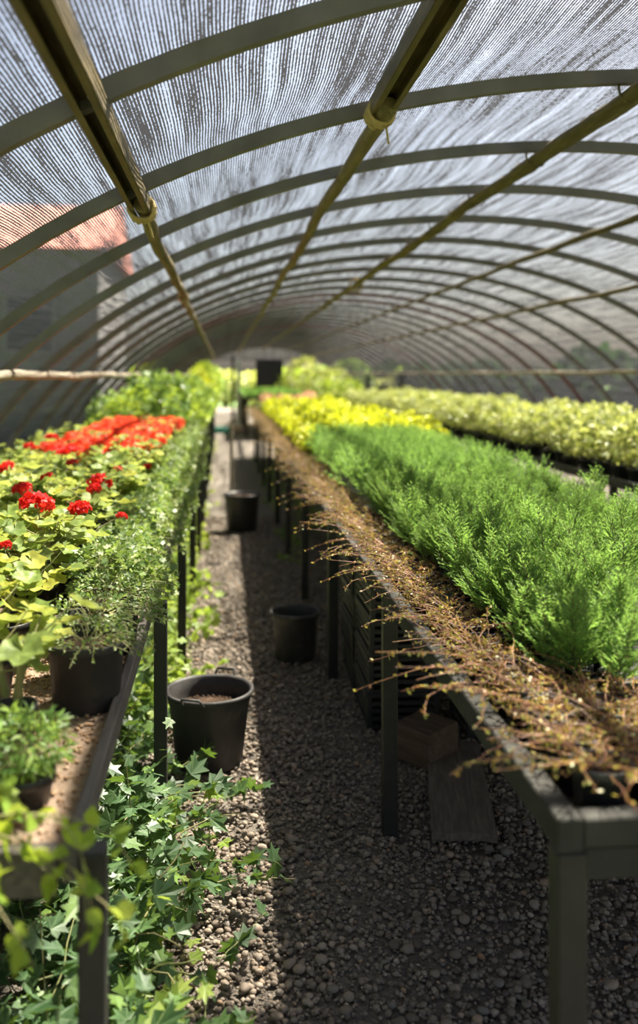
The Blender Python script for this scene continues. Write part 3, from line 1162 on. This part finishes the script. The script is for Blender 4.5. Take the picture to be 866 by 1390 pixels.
def ger_variant(seed, as_parts, label, pot, h=.20, nl=33):
    root = thing('geranium', label, 'potted plant', group=GG)
    link('pot', pot, root)
    st, lv = ger_shape(seed, nl, h, .095)
    link('stalks', st.mesh('stalks', 'geranium_stalk'), root)
    if as_parts:
        for i, (e, az, tx, ty, sc) in enumerate(lv):
            link('leaf', LEAFM[i % 4], root, e, (tx, ty, az - PI / 2), sc)
    else:
        g = Geo()
        for i, (e, az, tx, ty, sc) in enumerate(lv):
            Rm = np.array(Matrix.Rotation(az - PI / 2, 3, 'Z') @ Matrix.Rotation(ty, 3, 'Y') @ Matrix.Rotation(tx, 3, 'X'))
            g.inst(GER[i % 4], [e], Rm[None], [sc])
        link('foliage', g.mesh('foliage', 'geranium'), root)
    return root


GG = 'geraniums on the left bench'
gn = Kinds([ger_variant(i, True, 'bushy geranium with round scalloped leaves at the near end of the left bench', P_MID) for i in range(5)])
GF = 'distant geraniums on the left bench'
gfar = Kinds([ger_variant(20 + i, False, 'yellow green geranium beyond the near ones on the left bench', P_MID, nl=42) for i in range(4)])
plants = []


def head(root, p, mesh, sc):
    loc = Vector(p) - root.location
    rz = root.rotation_euler.z
    loc = Matrix.Rotation(-rz, 3, 'Z') @ loc / root.scale[0]
    f = link('flower_head', mesh, root, loc, (random.gauss(0, .2), random.gauss(0, .2), random.uniform(0, 6.28)), sc / root.scale[0])
    g = Geo()
    b = Vector((loc.x * .35, loc.y * .35, .2))
    g.tube([b, (b + loc) / 2 + Vector((0, 0, .01)), loc + Vector((0, 0, .005))], [.003, .0026, .002], 5, 0, False)
    link('flower_stalk', g.mesh('flower_stalk', 'geranium_stalk'), root)
    return f


for y in np.arange(2.12, 8.8, .205):
    for j, x in enumerate(np.arange(-1.34, -.46, .205)):
        px, py = x + random.uniform(-.03, .03), y + random.uniform(-.03, .03)
        near = y < 4.0
        if y > 5.3 and x > -1.05:
            lab, grp = 'geranium thick with orange red blooms halfway along the left bench', 'blooming geraniums on the left bench'
        elif near:
            lab, grp = 'bushy geranium with round scalloped leaves at the near end of the left bench', GG
        else:
            lab, grp = 'yellow green geranium beyond the near ones on the left bench', GF
        sc = random.uniform(.88, 1.12) * (.82 if x < -1.05 else 1)
        o = (gn if near else gfar).put(random.randint(0, 4), (px, py, LS), random.uniform(0, 6.28), sc, (0, 0), lab, grp)
        plants.append(o)
gn.clean()
gfar.clean()
# the flower heads one sees singly (position, size)
heads = [(-0.573, 2.950, 1.045, 1.15), (-0.709, 3.391, 1.040, 0.75), (-0.440, 2.930, 1.030, 0.80), (-0.463, 3.568, 1.040, 0.95), (-0.466, 3.447, 1.030, 0.60), (-1.054, 5.884, 1.050, 0.95), (-1.099, 5.450, 1.030, 0.80), (-0.963, 4.268, 1.030, 0.80), (-0.839, 5.241, 1.020, 1.10), (-0.911, 5.200, 1.020, 1.00), (-0.573, 2.513, 1.000, 0.45), (-0.325, 3.046, 0.990, 0.40), (-0.363, 4.540, 1.000, 0.50), (-0.623, 4.802, 1.010, 0.50), (-0.489, 4.415, 1.000, 0.50), (-0.725, 3.950, 1.020, 0.60), (-0.725, 4.590, 1.020, 0.60)]
for hn, (x, y, z, s) in enumerate(heads):
    o = min(plants, key=lambda q: (q.location.x - x) ** 2 + (q.location.y - y) ** 2)
    head(o, (x, y, z), FLM[random.randint(0, 2)], s)
    if 'bloom' not in o['label']:
        o['label'] = 'geranium with red blooms among the plain ones at the left bench'
        o['group'] = 'red flowering geraniums on the left bench'
        if hn in (0, 2, 3, 7):
            o['label'] = {0: 'geranium with the biggest crimson bloom near the left edge', 2: 'geranium with one open red bloom right of the biggest bloom',
                          3: 'geranium with a pair of red blooms behind the biggest bloom', 7: 'red geranium against the left wall at the picture edge'}[hn]
            del o['group']
for o in plants:
    if 'orange red' in o['label']:
        edge = 1.0 if o.location.x > -.95 else .5
        for k in range(int(11 * edge)):
            a, r = random.uniform(0, 6.28), .12 * math.sqrt(random.random())
            head(o, (o.location.x + r * math.cos(a), o.location.y + r * math.sin(a), LS + random.uniform(.24, .31)), FLO[k % 2], random.uniform(.9, 1.25))


# the small potted geranium and the bare stems at the near left
P_SMALL = pot_mesh(.046, .085, 'dusty_plastic', 24, .8)
GG2 = None
o = ger_variant(77, True, 'young geranium with two big round leaves in a small dusty pot', P_SMALL, .15, 18)
del o['group']
o.location = (-.405, 1.86, LS)
o.rotation_euler.z = 1.0


# ------------------------------------------------------------------ trailing small-leaved plants along the left bench edge
def strand(gs, gl, p0, az, L, drop, T, s0, s1, zfloor=-9, dens=.012, mi=0, edge=None):
    n = max(5, int(L / .03))
    p = np.array(p0, float)
    P = [p]
    el = .4
    for i in range(n):
        az += random.gauss(0, .22)
        el = max(el - random.uniform(0, drop), -1.45)
        d = np.array([math.cos(az) * math.cos(el), math.sin(az) * math.cos(el), math.sin(el)])
        p = p + d * L / n
        if p[2] < zfloor and (edge is None or p[0] < edge):
            p[2] = zfloor
        P.append(p)
    P = np.array(P)
    gs.tube(P, np.linspace(.0018, .001, len(P)), 3, 0, False)
    m = int(L / dens)
    q = np.sort(rng.random(m)) * (len(P) - 1)
    i = np.minimum(q.astype(int), len(P) - 2)
    f = (q - i)[:, None]
    pos = P[i] * (1 - f) + P[i + 1] * f
    d = nrm(nrm(P[i + 1] - P[i]) * .3 + rnd_dir(m) * .9)
    gl.inst(T, pos, frames(d, rnd_dir(m, .8)), rng.uniform(s0, s1, m))
    return P


def trail_variant(label, group, pot, ph, pr, n, L, T, s0, s1, mat, drop=.28, bushn=350, hang=True, bh=.12):
    root = thing('trailing_plant', label, 'potted plant', group=group)
    link('pot', pot, root)
    link('soil', soil_mesh(pr * .92, ph - .012), root)
    gs, gl = Geo(), Geo()
    P = bush(gl, bushn, pr * 1.25, pr * 1.25, bh, T, s0, s1, ph - .02, .6)
    twigs(gs, P, 20, (0, 0, ph - .02), .0016)
    for k in range(n):
        az = random.gauss(0, 1.1) if hang else random.uniform(0, 6.28)
        strand(gs, gl, (pr * .5 * math.cos(az), pr * .5 * math.sin(az), ph), az, L * random.uniform(.4, 1.1), drop, T, s0, s1, .012, .010, edge=.10)
    tag(link('stems', gs.mesh('stems', 'geranium_stalk'), root), kind='stuff')
    tag(link('leaves', gl.mesh('leaves', mat), root), kind='stuff')
    return root


TG = 'trailing plants along the left bench edge'
# the three pots one sees whole
o = trail_variant('creeping plant with sparse tiny leaves in a big dusty black pot near the bench edge', None, P_BIG, .145, .085, 16, .14, OVAL, .007, .015, 'small_leaf', .35, 420, True, .065)
o.location = (-.298, 2.08, LS)
del_ = o
o = trail_variant('creeping plant in a black pot just behind the big dusty pot on the left bench', None, P_BIG, .145, .085, 20, .16, OVAL, .007, .016, 'small_leaf', .35, 480, True, .07)
o.location = (-.315, 2.285, LS)
o = trail_variant('dense creeping plant in the third black pot from the near end of the bench edge', None, P_BIG, .145, .085, 24, .18, OVAL, .008, .017, 'small_leaf', .35, 520, True, .08)
o.location = (-.300, 2.49, LS)
tk = Kinds([trail_variant('trailing plant with small cream edged leaves spilling over the edge of the left bench', TG, P_MID, .12, .075, 24, .17 + .025 * k, IVY[k % 4], .014, .027, 'small_leaf', .5, 330) for k in range(5)])
y = 2.68
while y < 10.5:
    tk.put(random.randint(0, 4), (-.345 + random.uniform(-.015, .015), y, LS), random.gauss(0, .35), random.uniform(.9, 1.15))
    y += .165
tk.clean()

# green shrubs farther along the left bench and the yellow ones at its end
lk = Kinds([bush_variant('leafy_shrub', 'mid green leafy shrub far along the left bench', 'shrub', 'green shrubs far along the left bench',
                         330, .19, .19, .32 + .06 * k, WIDE, .03, .06, ('lime_leaf', 'fine_leaf')[k % 2], P_MID) for k in range(4)])
for y in np.arange(9.0, 20.8, .36):
    for x in (-1.16, -.88, -.60, -.32):
        if x > -.4 and y < 10.4:
            continue
        lk.put(random.randint(0, 3), (x + random.uniform(-.05, .05), y + random.uniform(-.05, .05), LS), random.uniform(0, 6.28), random.uniform(.85, 1.25) * (1.1 if -1 < x < -.5 else .85))
lk.clean()


# fine-leaved pots and the sprawling plant at the near end of the left bench
def fine_plant(label, loc, n, r, h, T, s0, s1, mat, pot, ph, extra=0, L=.3, name='leafy_plant'):
    root = thing(name, label, 'potted plant', loc)
    link('pot', pot, root)
    gs, gl = Geo(), Geo()
    P = bush(gl, n, r, r, h, T, s0, s1, ph - .01, .5, .35)
    twigs(gs, P, 30, (0, 0, ph - .02), .002)
    for k in range(extra):
        az = random.uniform(-1.9, -.75)
        strand(gs, gl, (.05 * math.cos(az), .05 * math.sin(az), ph), az, L * random.uniform(.5, 1.1), .38, T, s0, s1, -9, .018)
    tag(link('stems', gs.mesh('stems', 'geranium_stalk'), root), kind='stuff')
    tag(link('leaves', gl.mesh('leaves', mat), root), kind='stuff')
    return root


P_LOW = pot_mesh(.065, .085, 'black_plastic', 24, .85)
P_SHALLOW = pot_mesh(.062, .055, 'black_plastic', 24, .85)
fine_plant('fine leaved green plant in a shallow black pot near the bench end', (-.345, 1.62, LS), 620, .085, .105, NARROW, .016, .03, 'fine_leaf', P_SHALLOW, .055)
fine_plant('second fine leaved green plant, left of the first one', (-.50, 1.72, LS), 600, .085, .11, NARROW, .016, .03, 'fine_leaf', P_SHALLOW, .055)
fine_plant('sprawling light green plant hanging over the near end of the left bench', (-.40, 1.475, LS), 90, .075, .075, WIDE, .02, .038, 'lime_leaf', P_SHALLOW, .055, 34, .30, 'sprawling_plant')


# ------------------------------------------------------------------ ivy on the ground under the left bench edge
IVM = []
for k in range(4):
    q = Geo()
    q.add(*IVY[k][:2], 0, IVY[k][2])
    IVM.append(q.mesh('leaf', 'ivy'))
q = Geo()
q.add(*IVY[1][:2], 0, IVY[1][2])
IVMY = q.mesh('leaf', 'ivy_young')
root = thing('ivy', 'dark glossy ground ivy climbing beside the black leg at the near left', 'ivy')
gs = Geo()
cnt = 0
for s in range(62):
    y0 = random.uniform(1.5, 3.15)
    p = np.array([random.uniform(-.42, -.2), y0, random.uniform(.01, .05)])
    az = random.gauss(-.15, .9)
    high = random.random() < .72
    el = random.uniform(.5, 1.3) if high else random.uniform(0, .4)
    L = random.uniform(.25, .62) if high else random.uniform(.15, .42)
    n = 8
    P = [p]
    for i in range(n):
        az += random.gauss(0, .3)
        el -= random.uniform(.0, .28)
        d = np.array([math.cos(az) * math.cos(el) * .75, math.sin(az) * math.cos(el), math.sin(el)])
        p = p + d * L / n
        p[2] = max(p[2], .015)
        p[0] = min(p[0], -.04)
        P.append(p)
    gs.tube(P, np.linspace(.003, .0014, n + 1), 4, 0, False)
    for i in range(2, n + 1):
        if cnt >= 295:
            break
        sz = random.uniform(.04, .085) * (1 if i < n - 1 else .7)
        yng = random.random() < .16 or i == n
        e = P[i] + rng.normal(size=3) * .012 + np.array([.012, -.008, .02])
        e[2] = max(e[2], .02)
        e[0] = max(e[0], -.19) if random.random() < .6 else e[0]
        link('leaf', IVMY if yng else IVM[cnt % 4], root, e, (random.gauss(-.25, .35) + .35, random.gauss(.35, .35), random.gauss(-1.9, 1.0)), sz)
        cnt += 1
tag(link('stems', gs.mesh('stems', 'geranium_stalk'), root), kind='stuff')


def ground_ivy(label, x0, x1, y0, y1, n, zmax, mat, s0, s1, T, cat='ivy', name='ivy'):
    root = thing(name, label, cat)
    gs, gl = Geo(), Geo()
    for s in range(n):
        p = np.array([random.uniform(x0, x1), random.uniform(y0, y1), .01])
        strand(gs, gl, p, random.uniform(0, 6.28), random.uniform(.6, 1.2) * zmax, .05, T, s0, s1, .01, .03)
        b = np.array([p + np.array([0, 0, 1]) * t * zmax * random.uniform(.4, 1) for t in (0, .5, 1)]) + rng.normal(size=(3, 3)) * .02
        b[:, 2] = np.maximum(b[:, 2], .005)
        if zmax < .4:
            gs.tube(b, .0018, 3, 0, False)
        m = 8
        q = b[0] + (b[2] - b[0]) * rng.random((m, 1)) + rng.normal(size=(m, 3)) * .03
        q[:, 2] = np.maximum(q[:, 2], .015)
        gl.inst(T, q, frames(rnd_dir(m) * np.array([1, 1, .3]), rnd_dir(m, 1.2)), rng.uniform(s0, s1, m))
    tag(link('stems', gs.mesh('stems', 'geranium_stalk'), root), kind='stuff')
    tag(link('leaves', gl.mesh('leaves', mat), root), kind='stuff')
    return root


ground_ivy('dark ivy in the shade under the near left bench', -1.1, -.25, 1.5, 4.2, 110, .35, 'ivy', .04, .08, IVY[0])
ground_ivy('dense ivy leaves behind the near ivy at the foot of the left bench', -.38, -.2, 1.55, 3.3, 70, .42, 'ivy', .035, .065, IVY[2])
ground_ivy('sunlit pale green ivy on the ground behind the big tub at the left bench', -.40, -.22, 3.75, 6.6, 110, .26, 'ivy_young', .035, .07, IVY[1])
ground_ivy('sunlit weeds along the far foot of the left bench', -.40, -.24, 6.6, 20, 240, .16, 'lime_leaf', .03, .06, WIDE, 'weeds', 'weeds')
ground_ivy('low weeds growing under the right bench beyond the small bucket', .5, 1.0, 7.0, 15.5, 90, .22, 'fine_leaf', .03, .06, OVAL, 'weeds', 'weeds')


# ------------------------------------------------------------------ tubs and buckets
def tub(label, loc, r, h, rz, mat, soil_h, handles=2, taper=.76, name='bucket'):
    root = thing(name, label, 'bucket', loc, rz)
    rb = r * taper
    pr = [(0, 0), (rb - .006, 0), (rb, .006), (r - .014, h - .045), (r - .010, h - .04), (r - .010, h - .022), (r, h - .018), (r + .004, h - .008), (r + .001, h), (r - .006, h + .001), (r - .013, h - .006), (r - .02, h - .05), (rb - .006, .02), (0, .02)]
    link('body', Geo().lathe(pr, 40).mesh('body', mat), root)
    if soil_h:
        g = Geo()
        rs = rb + (r - rb) * soil_h / h - .012
        g.lathe([(0, soil_h + .012), (rs * .35, soil_h + .016), (rs * .7, soil_h + .004), (rs, soil_h - .006)], 28)
        m = 420
        a, q = rng.random(m) * 6.28, np.sqrt(rng.random(m)) * rs * .93
        g.inst(PEB[1], np.stack([q * np.cos(a), q * np.sin(a), soil_h + .010 - .012 * (q / rs) ** 2], -1), frames(rnd_dir(m), rnd_dir(m, 1)), rng.uniform(.006, .022, m))
        link('soil', g.mesh('soil', 'soil', False), root)
    for k in range(handles):
        a = k * PI
        g = Geo()
        c = np.array([math.cos(a), math.sin(a), 0])
        sdir = np.array([-math.sin(a), math.cos(a), 0])
        w_ = r * .24
        P = [c * (r - .002) - sdir * w_ + [0, 0, h - .014], c * (r + .016) - sdir * w_ + [0, 0, h + .003], c * (r + .020) - sdir * w_ * .85 + [0, 0, h + .016],
             c * (r + .020) + sdir * w_ * .85 + [0, 0, h + .016], c * (r + .016) + sdir * w_ + [0, 0, h + .003], c * (r - .002) + sdir * w_ + [0, 0, h - .014]]
        g.tube(P, .0055, 8)
        link('handle', g.mesh('handle', mat), root)
    return root


tub('wide black tub with soil and two rim handles beside the near ivy', (-.052, 3.50, .004), .163, .272, R_(70), 'dusty_plastic', .20)
tub('empty black bucket standing under the right bench edge', (.365, 4.73, .004), .128, .24, 0, 'dusty_plastic', .03, 0, .8)
tub('black tub of soil standing in the middle of the path', (.17, 8.60, .004), .17, .34, 1, 'black_plastic', .31, 0, .8)
g = Geo()
g.tube([(0, 0, 0), (.004, .002, .5), (0, 0, 1.0)], .017, 8)
tag(link('wooden_stake', g.mesh('wooden_stake', 'pale_log'), None, (.08, 9.4, -.01)), 'thin upright stake behind the black tub in the path', 'stake')

# ------------------------------------------------------------------ wooden block and plank under the bench
g = Geo()
g.box((0, 0, .066), (.172, .185, .132), .006)
V = g.V[-1]
V[:, 2] += .006 * np.sin(V[:, 0] * 20)
tag(link('wooden_block', g.mesh('wooden_block', 'dark_wood', False), None, (.755, 3.44, .008), (0, 0, R_(38))), 'dark squared wooden block under the right bench behind the leg', 'block')
g = Geo()
xs = np.linspace(-.1, .1, 9)
V, F = [], []
L = .72
for j, yv in enumerate(np.linspace(0, L, 13)):
    for x in xs:
        for z in (0, .024):
            V.append((x * (1 + .008 * math.sin(yv * 9)), yv + .004 * math.sin(x * 40), z + .003 * math.cos(x * 16)))
nx = len(xs)
for j in range(12):
    for i in range(nx - 1):
        a = (j * nx + i) * 2
        b = a + 2
        c_, d_ = a + 2 * nx, b + 2 * nx
        F += [(a + 1, b + 1, d_ + 1, c_ + 1), (a, c_, d_, b)]
    for i, flip in ((0, 0), (nx - 1, 1)):
        a = (j * nx + i) * 2
        c_ = a + 2 * nx
        F.append((a, a + 1, c_ + 1, c_) if not flip else (a, c_, c_ + 1, a + 1))
for j, flip in ((0, 0), (12, 1)):
    for i in range(nx - 1):
        a = (j * nx + i) * 2
        F.append((a, a + 2, a + 3, a + 1) if not flip else (a, a + 1, a + 3, a + 2))
g.add(V, F)
pl = tag(link('wooden_plank', g.mesh('wooden_plank', 'plank_wood', False), None, (.738, 2.80, .012), (0, 0, R_(-11))), 'flat brown plank lying on the gravel in front of the wooden block', 'plank')


# ------------------------------------------------------------------ black crates stacked under the right bench
def crate():
    root = thing('crate', 'x', 'crate', group='crates under the right bench')
    wx, wy, h = .30, .40, .145
    g = Geo()
    g.box((0, 0, .006), (wx, wy, .012), .002)
    for s in (-1, 1):
        g.box((s * (wx / 2 - .004), 0, h - .010), (.014, wy, .020), .003)
        g.box((0, s * (wy / 2 - .004), h - .010), (wx, .014, .020), .003)
    link('crate_frame', g.mesh('crate_frame', 'black_plastic', False), root)
    for s in (-1, 1):
        for k, z in enumerate((.034, .064, .094)):
            g = Geo().box((s * (wx / 2 - .008), 0, z + .006), (.008, wy - .01, .018), .002)
            link('crate_slat', g.mesh('crate_slat', 'black_plastic', False), root)
            g = Geo().box((0, s * (wy / 2 - .008), z + .006), (wx - .01, .008, .018), .002)
            link('crate_slat', g.mesh('crate_slat', 'black_plastic', False), root)
        for q in (-1, 1):
            g = Geo().box((s * (wx / 2 - .012), q * (wy / 2 - .012), h / 2 - .004), (.022, .022, h - .012), .003)
            link('corner_post', g.mesh('corner_post', 'black_plastic', False), root)
    return root


crk = Kinds([crate()])
lv = ['lowest', 'second lowest', 'second highest', 'topmost']
for (x, y, nm) in ((.735, 3.93, 'nearer'), (.735, 4.40, 'farther')):
    for i in range(4):
        crk.put(0, (x + random.uniform(-.006, .006), y, .008 + i * .146), random.uniform(-.02, .02), 1, (0, 0),
                'black slatted crate, %s of the %s stack under the right bench' % (lv[i], nm))
for i in range(2):
    crk.put(0, (1.16, 3.75, .008 + i * .146), R_(90), 1, (0, 0), 'black slatted crate, %s of two deep behind the wooden block' % ('lower', 'upper')[i])

# ------------------------------------------------------------------ far end of the tunnel
t = thing('plant_bench', 'far bench of low flat green seedlings near the end of the tunnel', 'bench')
g = Geo().box((1.15, 24.0, .90), (1.35, 7.0, .05), .004)
link('bench_top', g.mesh('bench_top', 'black_steel', False), t)
lg = Geo().box((0, 0, .4375), (.05, .05, .875), .003).mesh('leg', 'black_steel', False)
for y in (20.6, 22.3, 24, 25.7, 27.4):
    for x in (.52, 1.78):
        link('leg', lg, t, (x, y, 0))
g = Geo()
m = 9000
p = np.stack([rng.uniform(.5, 1.8, m), rng.uniform(20.55, 27.45, m), np.full(m, .925)], -1)
g.inst(SMALL, p, frames(rnd_dir(m, 1.2), rnd_dir(m)), rng.uniform(.08, .16, m))
tag(link('seedling_mat', g.mesh('seedling_mat', 'conifer')), 'flat green mat of young seedlings on the far bench', 'seedlings', None, 'stuff')

g = Geo().box((0, 0, .93), (.11, .09, 1.86), .006)
tag(link('pale_post', g.mesh('pale_post', 'white_post', False), None, (.42, 26.2, -.01)), 'pale grey upright post at the far end of the path', 'post')
g = Geo().box((0, 0, 1.0), (.08, .08, 2.0), .006)
tag(link('dark_post', g.mesh('dark_post', 'board', False), None, (.27, 26.8, -.01)), 'black upright post left of the pale post at the far end', 'post')
t = thing('dark_board', 'big black square board standing at the far opening', 'board', (1.65, 33.5, -.01))
link('panel', Geo().box((0, 0, 1.48), (.98, .04, 1.0), .005).mesh('panel', 'board', False), t)
for s in (-.4, .4):
    link('leg', Geo().box((s, .03, .99), (.05, .05, 1.98), .003).mesh('leg', 'board', False), t)
fk = Kinds([bush_variant('golden_bush', 'tall yellow green bush at the far left beyond the bench', 'shrub', 'tall bushes at the far left',
                         700, .42, .42, 1.3 + .1 * k, WIDE, .06, .11, ('yellow_leaf', 'lime_leaf')[k], None, z0=.35, stems=25) for k in range(2)])
for i, (x, y, s) in enumerate([(-.62, 21.7, .92), (-.55, 23.0, .97), (-.60, 24.3, 1.0), (-.55, 25.6, 1.0), (-.6, 27, 1.05), (-.5, 28.4, 1.05), (-.55, 30, 1.05)]):
    fk.put(i, (x, y, -.01), i, s)
fk.clean()
rk = Kinds([bush_variant('round_bush', 'leafy bush at the far right beyond the golden shrubs', 'shrub', 'bushes at the far right',
                         800, .55, .55, 1.1 + .3 * k, WIDE, .06, .12, ('lime_leaf', 'hedge_leaf')[k], None, z0=.3, stems=25) for k in range(2)])
for i, (x, y, s) in enumerate([(2.6, 22.5, .95), (2.5, 24.5, 1.0), (2.9, 27, 1.15), (2.6, 30, 1.2), (3.9, 29, .95), (3.9, 32, 1.0), (2.4, 33.5, 1.1)]):
    rk.put(i, (x, y, -.01), i, s)
rk.clean()
t = thing('plant_rack', 'black rack with dark trays at the far right', 'rack', (4.05, 23.2, 0))
for z in (.45, .9, 1.35):
    link('shelf', Geo().box((0, 0, z), (.9, .5, .04), .004).mesh('shelf', 'board', False), t)
for sx in (-1, 1):
    for sy in (-1, 1):
        link('upright', Geo().box((sx * .43, sy * .23, .71), (.04, .04, 1.42), .004).mesh('upright', 'board', False), t)
for sx in (-.22, .22):
    for z in (.47, .92):
        link('tray', Geo().box((sx, 0, z + .10), (.38, .42, .20), .01).mesh('tray', 'black_plastic', False), t)
g = Geo()
tt = np.linspace(0, 2 * PI * 4, 90)
g.tube(np.stack([(.24 - .008 * tt / 6) * np.cos(tt), (.24 - .008 * tt / 6) * np.sin(tt), .02 + .035 * tt / (2 * PI)], -1), .022, 6)
tag(link('garden_hose', g.mesh('garden_hose', 'teal'), None, (-.06, 22.6, 0)), 'coiled teal hose lying far down the path', 'hose')
g = Geo()
g.lathe([(0, 0), (.2, .0), (.25, .05), (.23, .14), (.12, .2), (0, .21)], 16)
g.V[-1][:, 1] *= .7
tag(link('sack', g.mesh('sack', 'sack'), None, (.27, 22.9, -.004)), 'pale sack lying beside the teal hose far down the path', 'sack')


# ------------------------------------------------------------------ outside: trees behind the side walls, house, garden beyond the end
def tree_variant(name, label, grp, n, r, h, mat, s0, s1, cat='tree'):
    root = thing(name, label, cat, group=grp)
    gl, gs = Geo(), Geo()
    P = bush(gl, n, r, r, h, WIDE, s0, s1, h * .12, .3, .6)
    twigs(gs, P, 18, (0, 0, 0), .05)
    gs.tube([(0, 0, -.1), (.03, 0, h * .35), (0, .02, h * .6)], [.14, .11, .06], 8)
    link('crown', gl.mesh('crown', mat), root)
    link('trunk', gs.mesh('trunk', 'conifer_stem'), root)
    return root


ok = Kinds([tree_variant('garden_tree', 'dark tree dimly seen through the right shade cloth', 'trees outside the right wall', 1500, 1.3, 1.9 + .25 * k, 'dark_leaf', .18, .36) for k in range(3)])
for i, y in enumerate(np.arange(5, 60, 3.0)):
    ok.put(i, (8.4 + random.uniform(-.4, .4), y, -.1), i * 1.3, random.uniform(.66, .82), label='dark tree dimly seen through the right shade cloth', group='trees outside the right wall')
for i, y in enumerate(np.arange(32, 42, 3.2)):
    ok.put(i, (-4.2 + random.uniform(-.4, .4), y, -.1), i * 1.3, random.uniform(.5, .6), label='dark tree dimly seen through the left shade cloth', group='trees outside the left wall')
ok.clean()
gk = Kinds([tree_variant('garden_bush', 'sunlit garden bush outside beyond the open end of the tunnel', 'bushes beyond the open end', 1300, 1.1, 1.7 + .25 * k, ('hedge_leaf', 'lime_leaf', 'fine_leaf')[k], .12, .24, 'shrub') for k in range(3)])
for i in range(14):
    gk.put(i, (-5.2 + (i % 7) * 2.15 + (i // 7) * 1.0, 40.6 + (i // 7) * 2.6, -.1), i, random.uniform(.75, .95))
gk.clean()
t = thing('house', 'red roofed house seen through the left shade cloth', 'house', (-6.2, 22.6, -.12), 0)
link('wall', Geo().box((0, 0, 2.1), (7.2, 5.4, 4.2), .01).mesh('wall', 'plaster', False), t)
g = Geo()
V = [(-3.8, -3.1, 4.15), (3.8, -3.1, 4.15), (3.8, 3.1, 4.15), (-3.8, 3.1, 4.15), (-3.8, 0, 5.55), (3.8, 0, 5.55)]
g.add(V, [(0, 1, 5, 4), (2, 3, 4, 5), (0, 3, 2, 1)])
g.add(V, [(1, 2, 5), (3, 0, 4)])
link('roof', g.mesh('roof', 'roof_tile', False), t)
for x in (-2.2, 0, 2.2):
    f_ = link('window', Geo().box((x, -2.72, 2.6), (1.1, .08, 1.3), .01).mesh('window', 'plaster', False), t)
    link('pane', Geo().box((x, -2.76, 2.6), (.9, .03, 1.1), .005).mesh('pane', 'pane', False), f_)
print('objects', len(bpy.data.objects))
